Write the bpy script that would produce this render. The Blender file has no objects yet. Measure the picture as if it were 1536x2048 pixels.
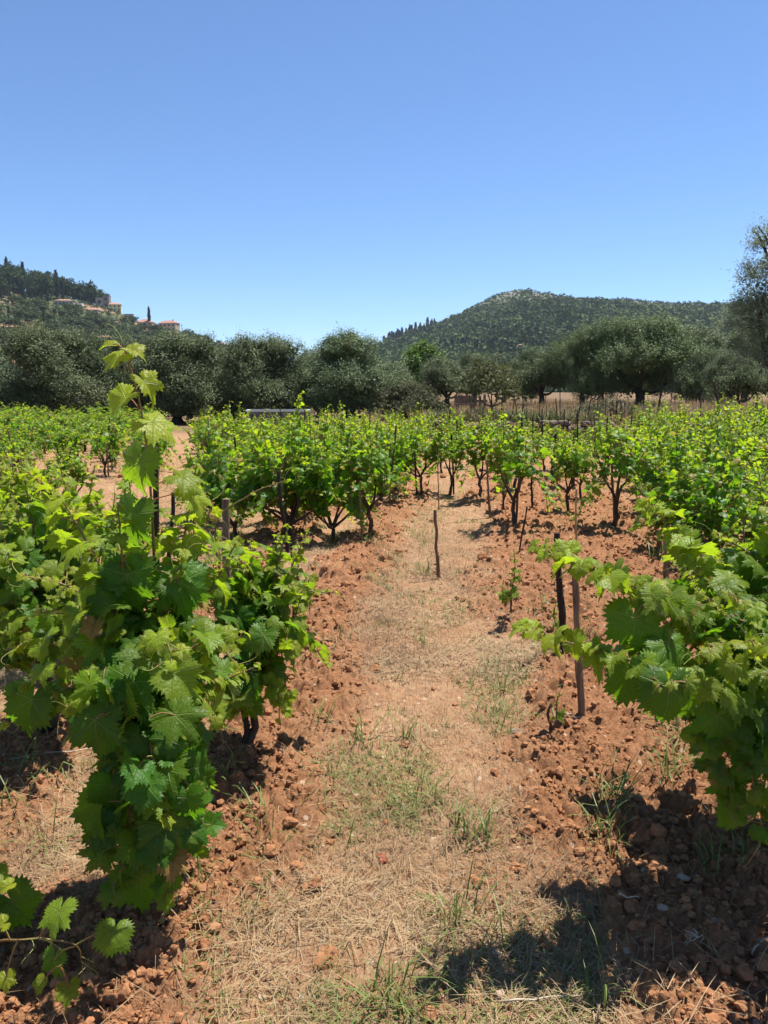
import bpy, math, random
import numpy as np
from mathutils import Vector

R = math.radians
C = bpy.context.scene.collection
sc = bpy.context.scene

# ------------------------------------------------------------------ camera
CAM_H = 1.6
F_PX = 1540.0
PITCH = math.atan(244 / F_PX)
cam_d = bpy.data.cameras.new('camera')
cam = bpy.data.objects.new('camera', cam_d)
C.objects.link(cam)
cam.location = (0, 0, CAM_H)
cam.rotation_euler = (math.pi / 2 - PITCH, 0, 0)
cam_d.sensor_fit = 'VERTICAL'
cam_d.sensor_height = 36
cam_d.sensor_width = 27
cam_d.lens = 36 * F_PX / 2048
cam_d.clip_start = 0.05
cam_d.clip_end = 12000
sc.camera = cam


def ray(px, py):
    a, b = (px - 768) / F_PX, (1024 - py) / F_PX
    cp, sp = math.cos(PITCH), math.sin(PITCH)
    return np.array([a, cp + b * sp, -sp + b * cp])


def at(px, py, d):
    """the point in the place seen at that pixel of the photo, d metres ahead"""
    r = ray(px, py)
    return np.array([0, 0, CAM_H]) + r * (d / r[1])


def gnd(px, py, z=0.0):
    r = ray(px, py)
    t = (z - CAM_H) / r[2]
    return np.array([0, 0, CAM_H]) + r * t


# ------------------------------------------------------------------ helpers
def rng_(s):
    return np.random.default_rng(s)


def nrm(v):
    v = np.asarray(v, float)
    return v / np.maximum(np.linalg.norm(v, axis=-1, keepdims=True), 1e-9)


def tag(o, label=None, cat=None, group=None, kind=None):
    if label: o['label'] = label
    if cat: o['category'] = cat
    if group: o['group'] = group
    if kind: o['kind'] = kind
    return o


def empty(name, loc, rz=0.0, label=None, cat=None, group=None):
    o = bpy.data.objects.new(name, None)
    C.objects.link(o)
    o.location = tuple(float(v) for v in loc)
    o.rotation_euler = (0, 0, rz)
    return tag(o, label, cat, group)


class MB:
    """collects vertices and triangles of ONE mesh object"""
    def __init__(self):
        self.v, self.t, self.u, self.c, self.n = [], [], [], [], 0

    def add(self, v, t, uv=None, col=None):
        v = np.asarray(v, float).reshape(-1, 3)
        t = np.asarray(t, int).reshape(-1, 3)
        self.v.append(v); self.t.append(t + self.n)
        self.u.append(np.zeros((len(v), 2)) if uv is None else np.asarray(uv, float).reshape(-1, 2))
        if col is None: col = np.zeros((len(v), 3))
        col = np.asarray(col, float)
        if col.ndim == 1: col = np.tile(col, (len(v), 1))
        self.c.append(col)
        self.n += len(v)
        return self

    def build(self, name, mat, parent=None, smooth=False):
        me = bpy.data.meshes.new(name)
        v = np.concatenate(self.v); t = np.concatenate(self.t)
        u = np.concatenate(self.u); c = np.concatenate(self.c)
        me.vertices.add(len(v)); me.vertices.foreach_set('co', v.astype(np.float32).ravel())
        me.loops.add(t.size); me.loops.foreach_set('vertex_index', t.astype(np.int32).ravel())
        me.polygons.add(len(t))
        me.polygons.foreach_set('loop_start', np.arange(0, t.size, 3, dtype=np.int32))
        me.polygons.foreach_set('loop_total', np.full(len(t), 3, dtype=np.int32))
        me.polygons.foreach_set('use_smooth', np.full(len(t), smooth, dtype=bool))
        if np.any(u):
            ul = me.uv_layers.new(name='uv')
            ul.data.foreach_set('uv', u[t.ravel()].astype(np.float32).ravel())
        if np.any(c):
            ca = me.color_attributes.new('vary', 'FLOAT_COLOR', 'POINT')
            ca.data.foreach_set('color', np.hstack([c, np.ones((len(c), 1))]).astype(np.float32).ravel())
        me.update(calc_edges=True)
        me.validate()
        me.materials.append(mat)
        o = bpy.data.objects.new(name, me)
        C.objects.link(o)
        if parent is not None: o.parent = parent
        return o


def tube(mb, pts, rad, k=6, jitter=0.0, rs=None, uvs=False, col=None, cap=True):
    pts = np.asarray(pts, float); n = len(pts)
    rad = np.broadcast_to(np.asarray(rad, float), (n,)).copy()
    tan = nrm(np.gradient(pts, axis=0))
    ref = np.array([0.31, 0.87, 0.12]) if abs(tan[0] @ nrm(np.array([0.31, 0.87, 0.12]))) < 0.9 else np.array([1.0, 0, 0])
    a = nrm(np.cross(tan, ref)); b = np.cross(tan, a)
    ang = np.linspace(0, 2 * math.pi, k, endpoint=False)
    rr = rad[:, None] * np.ones((n, k))
    if jitter and rs is not None:
        rr = rr * (1 + jitter * rs.uniform(-1, 1, (n, k)))
    v = pts[:, None, :] + rr[..., None] * (np.cos(ang)[None, :, None] * a[:, None, :] + np.sin(ang)[None, :, None] * b[:, None, :])
    i = np.arange(n - 1)[:, None] * k; j = np.arange(k)[None, :]; j2 = (j + 1) % k
    p, q, s, r_ = i + j, i + j2, i + k + j, i + k + j2
    t = np.concatenate([np.stack([p, q, r_], -1).reshape(-1, 3), np.stack([p, r_, s], -1).reshape(-1, 3)])
    v = v.reshape(-1, 3)
    if cap:
        v = np.vstack([v, pts[-1] + tan[-1] * rad[-1] * 0.2, pts[0]])
        e = (n - 1) * k; jj = np.arange(k); jn = (jj + 1) % k
        t = np.vstack([t, np.stack([e + jj, e + jn, np.full(k, n * k)], -1), np.stack([jn, jj, np.full(k, n * k + 1)], -1)])
    mb.add(v, t, None, col)


def box(mb, lo, hi, rz=0.0, org=(0, 0, 0)):
    lo = np.array(lo, float); hi = np.array(hi, float)
    g = np.array([[x, y, z] for x in (0, 1) for y in (0, 1) for z in (0, 1)])
    v = lo + g * (hi - lo)
    f = [(0, 1, 3, 2), (4, 6, 7, 5), (0, 4, 5, 1), (2, 3, 7, 6), (0, 2, 6, 4), (1, 5, 7, 3)]
    t = [x for a, b, c_, d in f for x in ((a, b, c_), (a, c_, d))]
    c, s = math.cos(rz), math.sin(rz)
    v = np.stack([v[:, 0] * c - v[:, 1] * s, v[:, 0] * s + v[:, 1] * c, v[:, 2]], 1) + np.array(org, float)
    mb.add(v, t)


def spline(pts, n):
    """Catmull-Rom through the points"""
    P = np.asarray(pts, float)
    if len(P) == 2: return P[0] + (P[1] - P[0]) * np.linspace(0, 1, n)[:, None]
    Q = np.vstack([2 * P[0] - P[1], P, 2 * P[-1] - P[-2]])
    out = []
    m = len(P) - 1
    for s in np.linspace(0, m, n):
        i = min(int(s), m - 1); t = s - i
        a, b, c, d = Q[i:i + 4]
        out.append(0.5 * (2 * b + (c - a) * t + (2 * a - 5 * b + 4 * c - d) * t * t + (3 * b - a - 3 * c + d) * t ** 3))
    return np.array(out)


# ---- value and cell noise
def h01(ix, iy, k=0):
    a = (ix.astype(np.int64) * 374761393 + iy.astype(np.int64) * 668265263 + k * 2147483647 + 12345) & 0xFFFFFFFF
    a = ((a ^ (a >> 13)) * 1274126177) & 0xFFFFFFFF
    a = ((a ^ (a >> 16)) * 2246822519) & 0xFFFFFFFF
    return ((a ^ (a >> 15)) & 0xFFFFFF) / float(0xFFFFFF)


def vnoise(x, y, k=0):
    ix, iy = np.floor(x), np.floor(y)
    fx, fy = x - ix, y - iy
    fx, fy = fx * fx * (3 - 2 * fx), fy * fy * (3 - 2 * fy)
    a, b = h01(ix, iy, k), h01(ix + 1, iy, k)
    c, d = h01(ix, iy + 1, k), h01(ix + 1, iy + 1, k)
    return (a + (b - a) * fx) * (1 - fy) + (c + (d - c) * fx) * fy


def fbm(x, y, octv=4, k=0):
    s, a, tot = 0, 1, 0
    for o in range(octv):
        s = s + a * vnoise(x * 2 ** o, y * 2 ** o, k + o); tot += a; a *= 0.5
    return s / tot


def clods(x, y, scale, k, keep=1.0):
    """rounded lumps of random size on a jittered grid, about 0..1 high"""
    x, y = x / scale, y / scale
    ix, iy = np.floor(x), np.floor(y)
    h = np.zeros_like(x)
    for dx in (-1, 0, 1):
        for dy in (-1, 0, 1):
            cx, cy = ix + dx, iy + dy
            px, py = cx + h01(cx, cy, k), cy + h01(cx, cy, k + 1)
            r = 0.30 + 0.5 * h01(cx, cy, k + 2)
            st = 0.7 + 0.6 * h01(cx, cy, k + 4)
            d2 = ((x - px) * st) ** 2 + ((y - py) / st) ** 2
            hh = r * np.sqrt(np.maximum(0, 1 - d2 / (r * r))) * (h01(cx, cy, k + 3) < keep)
            h = np.maximum(h, hh)
    return h


def sstep(a, b, x):
    t = np.clip((x - a) / (b - a), 0, 1)
    return t * t * (3 - 2 * t)


# ------------------------------------------------------------------ lie of the land
def lane(y):
    return 0.1 * (y - 1.8)


# the dry stone wall that holds the field beyond
WALL = [(1.2, 25.5), (4.5, 24.5), (9.0, 22.0), (14.0, 20.5), (30.0, 17.0)]
WX = np.array([p[0] for p in WALL]); WY = np.array([p[1] for p in WALL])


def wall_y(x):
    return np.interp(x, WX, WY)


def terrace(x, y):
    return 0.55 * sstep(-0.25, 0.05, y - wall_y(x)) * sstep(-4.0, 1.2, x + 0 * y) * 1.0


def tilled(x, y):
    s = x - lane(y)
    n = (fbm(x * 1.7 + 9, y * 1.1, 4, 5) - 0.5) * 0.95
    c = sstep(0.18, 0.62, np.abs(s) + n)                      # the grassy lane
    l = sstep(0.12, 0.30, np.abs(s + 1.22) + n * 0.8) * (s < 0) + (s >= 0)
    far_l = sstep(-2.3, -1.8, s + n)
    right = 1 - 0.5 * sstep(2.3, 2.7, s + n)
    m = c * l * far_l * right
    fade = 1 - 0.35 * sstep(10, 16, y)
    leftfield = (s < -2) * sstep(0.45, 0.6, fbm(x * 0.8, y * 0.8, 2, 31)) * sstep(13, 15, y) * 0.12
    m = np.maximum(m * fade, leftfield)
    return np.clip(m * (1 - sstep(26, 30, y)), 0, 1)


def ground_z(x, y, fine=True):
    x = np.asarray(x, float); y = np.asarray(y, float)
    z = terrace(x, y) + (fbm(x * 0.35, y * 0.35, 2, 3) - 0.5) * 0.05
    t = tilled(x, y)
    z = z + 0.045 * t
    if fine:
        near = 1 - sstep(16, 24, y)
        wx = x + 0.03 * (vnoise(x * 14, y * 14, 21) - 0.5); wy = y + 0.03 * (vnoise(x * 14, y * 14, 22) - 0.5)
        big = clods(wx, wy, 0.15, 100, 0.22) * 0.065
        med = clods(wx + big * .3, wy, 0.062, 110, 0.30 + 0.35 * sstep(3, 5, y)) * 0.034
        sml = clods(wx, wy + big * .3, 0.026, 120, 0.9) * 0.022
        tin = clods(x, y, 0.013, 130, 0.9) * 0.008
        z = z + near * ((big * t * (0.35 + vnoise(x * 2.2, y * 2.2, 41)) + med * (0.12 + 0.95 * t) + sml * (0.3 + 0.7 * t) + tin) +
                        (0.015 + 0.075 * t) * (np.abs(fbm(x * 10, y * 10, 5, 44) - 0.5) * 1.6 - 0.2) + 0.03 * t * (fbm(x * 2.6, y * 2.6, 2, 47) - 0.5))
    return z


def gz(x, y):
    return float(ground_z(np.array([x]), np.array([y]), False)[0])


# ------------------------------------------------------------------ materials
def new_mat(name):
    m = bpy.data.materials.new(name); m.use_nodes = True
    nt = m.node_tree; nt.nodes.clear()
    out = nt.nodes.new('ShaderNodeOutputMaterial')
    return m, nt, out


class NT:
    def __init__(self, nt): self.nt = nt

    def n(self, typ, **kw):
        x = self.nt.nodes.new(typ)
        for k, v in kw.items():
            if k.startswith('i_'):
                x.inputs[k[2:].replace('_', ' ')].default_value = v
            else: setattr(x, k, v)
        return x

    def l(self, a, b): self.nt.links.new(a, b)

    def math(self, op, a, b=None, clamp=False):
        x = self.nt.nodes.new('ShaderNodeMath'); x.operation = op; x.use_clamp = clamp
        for i, v in enumerate((a, b)):
            if v is None: continue
            if isinstance(v, (int, float)): x.inputs[i].default_value = v
            else: self.l(v, x.inputs[i])
        return x.outputs[0]

    def mix(self, fac, a, b, typ='MIX'):
        x = self.nt.nodes.new('ShaderNodeMix'); x.data_type = 'RGBA'; x.blend_type = typ
        for s, v in ((x.inputs[0], fac), (x.inputs[6], a), (x.inputs[7], b)):
            if isinstance(v, (int, float)): s.default_value = v
            elif isinstance(v, tuple): s.default_value = (*v, 1)
            else: self.l(v, s)
        return x.outputs[2]

    def noise(self, vec, scale, detail=3, rough=0.55):
        x = self.n('ShaderNodeTexNoise'); x.inputs['Scale'].default_value = scale
        x.inputs['Detail'].default_value = detail; x.inputs['Roughness'].default_value = rough
        if vec is not None: self.l(vec, x.inputs['Vector'])
        return x.outputs['Fac']

    def ramp(self, fac, lo, hi, a=0.0, b=1.0):
        x = self.n('ShaderNodeMapRange'); x.inputs[1].default_value = lo; x.inputs[2].default_value = hi
        x.inputs[3].default_value = a; x.inputs[4].default_value = b
        self.l(fac, x.inputs[0]); return x.outputs[0]

    def attr(self):
        x = self.n('ShaderNodeAttribute', attribute_name='vary'); s = self.n('ShaderNodeSeparateColor')
        self.l(x.outputs['Color'], s.inputs[0]); return s.outputs

    def bump(self, h, strength, dist):
        x = self.n('ShaderNodeBump'); x.inputs['Strength'].default_value = strength; x.inputs['Distance'].default_value = dist
        self.l(h, x.inputs['Height']); return x.outputs[0]

    def princ(self, col, rough=0.8, spec=0.3, normal=None):
        x = self.n('ShaderNodeBsdfPrincipled')
        if isinstance(col, tuple): x.inputs['Base Color'].default_value = (*col, 1)
        else: self.l(col, x.inputs['Base Color'])
        if isinstance(rough, (int, float)): x.inputs['Roughness'].default_value = rough
        else: self.l(rough, x.inputs['Roughness'])
        x.inputs['Specular IOR Level'].default_value = spec
        if normal is not None: self.l(normal, x.inputs['Normal'])
        return x.outputs[0]


def m_simple(name, c1, c2, scale=8.0, rough=0.85, spec=0.2, bump=0.0, bdist=0.01, stretch=None, obj=True, randv=0.0):
    m, nt, out = new_mat(name); N = NT(nt)
    tc = N.n('ShaderNodeTexCoord'); vec = tc.outputs['Object' if obj else 'Generated']
    if stretch:
        mp = N.n('ShaderNodeMapping'); mp.inputs['Scale'].default_value = stretch
        N.l(vec, mp.inputs['Vector']); vec = mp.outputs[0]
    f = N.ramp(N.noise(vec, scale, 5, 0.6), 0.3, 0.7)
    col = N.mix(f, c1, c2)
    if randv:
        oi = N.n('ShaderNodeObjectInfo')
        hs = N.n('ShaderNodeHueSaturation'); N.l(col, hs.inputs['Color'])
        N.l(N.ramp(oi.outputs['Random'], 0, 1, 1 - randv, 1 + randv), hs.inputs['Value'])
        col = hs.outputs[0]
    nm = N.bump(N.noise(vec, scale * 2.5, 4, 0.65), bump, bdist) if bump else None
    N.l(N.princ(col, rough, spec, nm), out.inputs['Surface'])
    return m


def m_vine_leaf(name, veins=True, old=(0.031, 0.104, 0.006), young=(0.27, 0.32, 0.016), tl=0.46):
    m, nt, out = new_mat(name); N = NT(nt)
    a = N.attr()                                            # R youth, G random, B dryness
    youth, rnd, dry = a[0], a[1], a[2]
    tc = N.n('ShaderNodeTexCoord')
    base = N.mix(youth, old, young)
    hs = N.n('ShaderNodeHueSaturation'); N.l(base, hs.inputs['Color'])
    N.l(N.ramp(rnd, 0, 1, 0.485, 0.512), hs.inputs['Hue'])
    N.l(N.ramp(rnd, 0, 1, 0.75, 1.3), hs.inputs['Value'])
    base = hs.outputs[0]
    bn = None
    if veins:
        base = N.mix(N.ramp(N.noise(tc.outputs['Object'], 45, 4), 0.35, 0.7), base, N.mix(0.35, base, (0.10, 0.19, 0.02)))
        sp = N.n('ShaderNodeSeparateXYZ'); N.l(tc.outputs['UV'], sp.inputs[0])
        u = N.math('ABSOLUTE', N.math('SUBTRACT', N.math('MULTIPLY', sp.outputs[0], 2.4), 1.2))
        v = N.math('SUBTRACT', N.math('MULTIPLY', sp.outputs[1], 2.4), 1.2)
        th = N.math('ARCTAN2', u, v)
        A = N.math('ADD', N.math('MULTIPLY', N.math('GREATER_THAN', th, 0.44), 0.88), N.math('MULTIPLY', N.math('GREATER_THAN', th, 1.36), 0.98))
        sA, cA = N.math('SINE', A), N.math('COSINE', A)
        dist = N.math('ABSOLUTE', N.math('SUBTRACT', N.math('MULTIPLY', u, cA), N.math('MULTIPLY', v, sA)))
        t = N.math('ADD', N.math('MULTIPLY', u, sA), N.math('MULTIPLY', v, cA))
        w = N.math('MAXIMUM', N.math('SUBTRACT', 0.030, N.math('MULTIPLY', t, 0.022)), 0.006)
        main = N.math('SUBTRACT', 1.0, N.math('DIVIDE', dist, w), True)
        ph = N.math('FRACT', N.math('MULTIPLY', N.math('SUBTRACT', t, N.math('MULTIPLY', dist, 0.85)), 6.5))
        sec = N.math('SUBTRACT', 1.0, N.math('MULTIPLY', N.math('ABSOLUTE', N.math('SUBTRACT', ph, 0.5)), 14.0), True)
        vein = N.math('MAXIMUM', main, N.math('MULTIPLY', sec, 0.45))
        base = N.mix(N.math('MULTIPLY', vein, 0.7), base, (0.26, 0.34, 0.09))
        hgt = N.math('ADD', N.math('MULTIPLY', vein, -0.6), N.math('MULTIPLY', N.noise(tc.outputs['Object'], 90, 2), 0.8))
        bn = N.bump(hgt, 0.8, 0.005)
    if veins:
        rad_ = N.math('SQRT', N.math('ADD', N.math('MULTIPLY', u, u), N.math('MULTIPLY', v, v)))
        spot = N.ramp(N.math('ADD', N.math('MULTIPLY', N.noise(tc.outputs['Object'], 38, 4, 0.7), 1.1), N.math('MULTIPLY', rad_, 0.35)), 0.72, 0.95)
        dry = N.math('MULTIPLY', dry, N.math('ADD', spot, N.math('GREATER_THAN', dry, 0.8), True), True)
    base = N.mix(dry, base, (0.33, 0.20, 0.06))
    geo = N.n('ShaderNodeNewGeometry')
    under = N.mix(0.3, base, (0.14, 0.20, 0.045))
    front = N.mix(geo.outputs['Backfacing'], base, under)
    rough = N.ramp(geo.outputs['Backfacing'], 0, 1, 0.46, 0.85)
    p = N.princ(front, rough, 0.26, bn)
    tr = N.n('ShaderNodeBsdfTranslucent')
    tcol = N.mix(youth, (0.17, 0.40, 0.008), (0.56, 0.70, 0.02))
    if veins: tcol = N.mix(N.math('MULTIPLY', vein, 0.4), tcol, (0.30, 0.34, 0.10))
    tcol = N.mix(dry, tcol, (0.35, 0.2, 0.06))
    N.l(tcol, tr.inputs['Color'])
    if bn is not None: N.l(bn, tr.inputs['Normal'])
    ms = N.n('ShaderNodeMixShader'); ms.inputs[0].default_value = tl
    N.l(p, ms.inputs[1]); N.l(tr.outputs[0], ms.inputs[2])
    N.l(ms.outputs[0], out.inputs['Surface'])
    return m


def m_foliage(name, c1, c2, under=None, tl=0.2, rough=0.6, spec=0.25, randv=0.12):
    """leaf-sized faces of a tree; the vary attribute's red picks between two leaf colours"""
    m, nt, out = new_mat(name); N = NT(nt)
    a = N.attr()
    col = N.mix(a[0], c1, c2)
    if under:
        geo = N.n('ShaderNodeNewGeometry'); col = N.mix(geo.outputs['Backfacing'], col, under)
    oi = N.n('ShaderNodeObjectInfo')
    hs = N.n('ShaderNodeHueSaturation'); N.l(col, hs.inputs['Color'])
    N.l(N.ramp(oi.outputs['Random'], 0, 1, 1 - randv, 1 + randv), hs.inputs['Value'])
    N.l(N.ramp(oi.outputs['Random'], 0, 1, 0.49, 0.51), hs.inputs['Hue'])
    col = hs.outputs[0]
    p = N.princ(col, rough, spec)
    tr = N.n('ShaderNodeBsdfTranslucent'); N.l(col, tr.inputs['Color'])
    ms = N.n('ShaderNodeMixShader'); ms.inputs[0].default_value = tl
    N.l(p, ms.inputs[1]); N.l(tr.outputs[0], ms.inputs[2])
    N.l(ms.outputs[0], out.inputs['Surface'])
    return m


def m_ground():
    m, nt, out = new_mat('red_earth_and_straw'); N = NT(nt)
    a = N.attr()
    tc = N.n('ShaderNodeTexCoord'); vec = tc.outputs['Object']
    n1 = N.ramp(N.noise(vec, 3.0, 5, 0.6), 0.3, 0.7)
    n2 = N.ramp(N.noise(vec, 38, 5, 0.65), 0.3, 0.7)
    n3 = N.ramp(N.noise(vec, 160, 3, 0.6), 0.3, 0.7)
    soil = N.mix(n1, (0.238, 0.099, 0.042), (0.335, 0.160, 0.075))
    soil = N.mix(N.math('MULTIPLY', n2, 0.55), soil, (0.40, 0.228, 0.125))
    soil = N.mix(N.math('MULTIPLY', n3, 0.45), soil, (0.14, 0.058, 0.028))
    # straw litter: thin crossing streaks
    def streak(sx, sy, rot, lo, hi):
        mp = N.n('ShaderNodeMapping'); mp.inputs['Scale'].default_value = (sx, sy, 1); mp.inputs['Rotation'].default_value = (0, 0, rot)
        N.l(vec, mp.inputs['Vector']); return N.ramp(N.noise(mp.outputs[0], 1.0, 3, 0.6), lo, hi)
    st = N.math('MAXIMUM', streak(190, 14, 0.5, 0.5, 0.62), N.math('MAXIMUM', streak(170, 13, 2.1, 0.5, 0.62), streak(200, 16, 1.2, 0.52, 0.64)), True)
    lit = N.mix(n1, (0.37, 0.26, 0.15), (0.49, 0.37, 0.225))
    lit = N.mix(N.ramp(N.noise(vec, 7, 4, 0.7), 0.5, 0.72), lit, (0.215, 0.155, 0.11))
    patch = N.ramp(N.noise(vec, 1.9, 5, 0.7), 0.36, 0.6)
    straw = N.mix(N.math('MULTIPLY', N.math('ADD', N.math('MULTIPLY', st, 0.75), 0.12), N.math('ADD', N.math('MULTIPLY', patch, 0.5), 0.5)), soil, lit)
    inv = N.math('SUBTRACT', 1.0, a[0], True)
    col = N.mix(N.math('MULTIPLY', inv, 0.85), soil, straw)
    # far dry meadow
    mead = N.mix(N.ramp(N.noise(vec, 0.6, 4, 0.6), 0.3, 0.7), (0.185, 0.115, 0.066), (0.14, 0.098, 0.052))
    col = N.mix(a[1], col, mead)
    # pale stones and chips
    vo = N.n('ShaderNodeTexVoronoi'); vo.inputs['Scale'].default_value = 28; N.l(vec, vo.inputs['Vector'])
    sc_ = N.n('ShaderNodeSeparateColor'); N.l(vo.outputs['Color'], sc_.inputs[0])
    chip = N.math('MULTIPLY', N.math('GREATER_THAN', sc_.outputs[0], 0.93), N.math('LESS_THAN', vo.outputs['Distance'], 0.30))
    col = N.mix(N.math('MULTIPLY', chip, N.math('SUBTRACT', 0.7, a[1], True)), col, (0.52, 0.40, 0.29))
    hgt = N.math('ADD', N.math('MULTIPLY', N.noise(vec, 95, 5, 0.7), 0.7), N.math('MULTIPLY', N.noise(vec, 300, 3, 0.6), 0.3))
    bn = N.bump(hgt, 1.0, 0.016)
    N.l(N.princ(col, 0.95, 0.08, bn), out.inputs['Surface'])
    return m


def m_hill(name, green, green2, earth, rock, lo, hi):
    m, nt, out = new_mat(name); N = NT(nt)
    tc = N.n('ShaderNodeTexCoord'); vec = tc.outputs['Object']; a = N.attr()
    col = N.mix(N.ramp(N.noise(vec, 0.06, 5, 0.6), 0.35, 0.65), green, green2)
    col = N.mix(N.ramp(N.noise(vec, 0.03, 4, 0.6), lo, hi), col, earth)
    rk = N.math('MULTIPLY', a[0], N.ramp(N.noise(vec, 0.12, 5, 0.75), 0.42, 0.55))
    col = N.mix(rk, col, rock)
    col = N.mix(a[1], col, earth)
    N.l(N.princ(col, 0.95, 0.05, N.bump(N.noise(vec, 0.3, 4), 0.6, 2.0)), out.inputs['Surface'])
    return m


M = {}
M['ground'] = m_ground()
M['leaf'] = m_vine_leaf('vine_leaf_veined')
M['leaf_far'] = m_vine_leaf('vine_leaf', veins=False, old=(0.040, 0.122, 0.008), young=(0.165, 0.28, 0.018), tl=0.47)
M['bark'] = m_simple('vine_bark', (0.035, 0.024, 0.017), (0.11, 0.08, 0.058), 30, 0.9, 0.1, 0.9, 0.01, (1, 1, 0.25))
def m_cane():
    m, nt, out = new_mat('green_brown_cane'); N = NT(nt); a = N.attr()
    tc = N.n('ShaderNodeTexCoord'); f = N.ramp(N.noise(tc.outputs['Object'], 12, 4), .35, .65)
    col = N.mix(a[0], N.mix(f, (0.14, 0.13, 0.04), (0.21, 0.10, 0.05)), N.mix(f, (0.27, 0.09, 0.05), (0.22, 0.20, 0.05)))
    col = N.mix(a[1], col, (0.26, 0.27, 0.07))
    N.l(N.princ(col, 0.55, 0.3), out.inputs['Surface']); return m
M['cane'] = m_cane()
M['tendril'] = m_simple('pale_tendril', (0.30, 0.30, 0.08), (0.34, 0.24, 0.10), 9, 0.5, 0.3)
M['grape'] = m_simple('green_grape', (0.10, 0.19, 0.03), (0.17, 0.26, 0.06), 40, 0.35, 0.5)
M['wood_grey'] = m_simple('weathered_grey_wood', (0.055, 0.034, 0.022), (0.30, 0.205, 0.135), 34, 0.9, 0.1, 0.9, 0.006, (1, 1, 0.07), randv=0.2)
M['wood_dark'] = m_simple('tarred_dark_wood', (0.012, 0.009, 0.008), (0.05, 0.036, 0.028), 26, 0.8, 0.2, 0.9, 0.006, (1, 1, 0.09), randv=0.2)
M['wood_brown'] = m_simple('brown_stick_wood', (0.12, 0.07, 0.04), (0.22, 0.14, 0.085), 26, 0.85, 0.15, 0.8, 0.004, (1, 1, 0.1), randv=0.2)
M['bamboo'] = m_simple('tan_reed', (0.30, 0.19, 0.085), (0.40, 0.27, 0.13), 14, 0.6, 0.3, stretch=(1, 1, 0.2))
M['iron'] = m_simple('rusty_iron', (0.025, 0.016, 0.012), (0.07, 0.04, 0.025), 30, 0.8, 0.3, 0.4, 0.003)
M['wire'] = m_simple('grey_fence_wire', (0.09, 0.085, 0.08), (0.15, 0.13, 0.12), 12, 0.6, 0.4)
M['twine'] = m_simple('grey_plastic_tie', (0.20, 0.19, 0.18), (0.32, 0.30, 0.28), 60, 0.5, 0.4)
M['clod'] = m_simple('red_earth_clod', (0.21, 0.091, 0.040), (0.35, 0.172, 0.085), 30, 0.95, 0.06, 0.9, 0.006)
M['stone'] = m_simple('pale_limestone', (0.26, 0.18, 0.125), (0.40, 0.30, 0.22), 25, 0.9, 0.15, 0.6, 0.004, randv=0.15)
M['wallstone'] = m_simple('wall_limestone', (0.085, 0.064, 0.052), (0.22, 0.175, 0.145), 5, 0.9, 0.1, 0.8, 0.03)
M['olive'] = m_foliage('olive_leaf', (0.056, 0.084, 0.026), (0.165, 0.210, 0.080), (0.13, 0.165, 0.075), 0.18, 0.55, 0.35)
M['olive_green'] = m_foliage('green_olive_leaf', (0.075, 0.11, 0.032), (0.175, 0.22, 0.078), (0.14, 0.175, 0.07), 0.15, 0.55, 0.3)
M['olive_pale'] = m_foliage('silvery_olive_leaf', (0.10, 0.125, 0.055), (0.23, 0.26, 0.14), (0.24, 0.27, 0.17), 0.38, 0.5, 0.35)
M['walnut'] = m_foliage('bright_walnut_leaf', (0.075, 0.15, 0.022), (0.13, 0.215, 0.04), None, 0.35, 0.5, 0.3)
M['airy'] = m_foliage('almond_leaf', (0.09, 0.105, 0.035), (0.15, 0.16, 0.06), None, 0.3, 0.6, 0.25)
M['shrub'] = m_foliage('grey_shrub_leaf', (0.08, 0.085, 0.04), (0.14, 0.14, 0.07), None, 0.2, 0.7, 0.2)
M['pine'] = m_foliage('pine_needles', (0.028, 0.054, 0.014), (0.070, 0.105, 0.028), None, 0.08, 0.7, 0.2, 0.25)
M['cypress'] = m_foliage('cypress_sprays', (0.013, 0.026, 0.012), (0.028, 0.046, 0.018), None, 0.05, 0.7, 0.2, 0.15)
M['hilltree'] = m_foliage('hillside_tree_leaf', (0.052, 0.076, 0.026), (0.12, 0.145, 0.058), None, 0.1, 0.7, 0.15, 0.3)
M['maquis'] = m_foliage('maquis_leaf', (0.030, 0.055, 0.013), (0.092, 0.132, 0.036), None, 0.1, 0.75, 0.15)
M['treebark'] = m_simple('olive_bark', (0.035, 0.028, 0.022), (0.11, 0.09, 0.07), 9, 0.95, 0.05, 0.8, 0.03, (1, 1, 0.3))
M['drygrass'] = m_foliage('dry_straw', (0.20, 0.125, 0.065), (0.47, 0.36, 0.20), None, 0.25, 0.7, 0.2)
M['greengrass'] = m_foliage('green_grass_blade', (0.10, 0.15, 0.028), (0.20, 0.235, 0.065), None, 0.3, 0.5, 0.3)
M['meadow'] = m_foliage('tall_dry_meadow_grass', (0.25, 0.165, 0.085), (0.43, 0.32, 0.185), None, 0.3, 0.8, 0.1)
M['hill_r'] = m_hill('maquis_hill', (0.048, 0.074, 0.022), (0.085, 0.108, 0.038), (0.15, 0.14, 0.075), (0.23, 0.22, 0.195), 0.62, 0.8)
M['hill_l'] = m_hill('village_hill', (0.06, 0.075, 0.035), (0.11, 0.115, 0.055), (0.33, 0.20, 0.125), (0.3, 0.28, 0.25), 0.53, 0.64)
M['plaster_stone'] = m_simple('stone_house_wall', (0.36, 0.30, 0.22), (0.46, 0.39, 0.29), 1.2, 0.9, 0.1)
M['plaster_yellow'] = m_simple('yellow_plaster', (0.62, 0.54, 0.28), (0.68, 0.60, 0.34), 0.8, 0.9, 0.1)
M['plaster_pink'] = m_simple('pink_plaster', (0.52, 0.36, 0.26), (0.58, 0.42, 0.31), 0.8, 0.9, 0.1)
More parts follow.
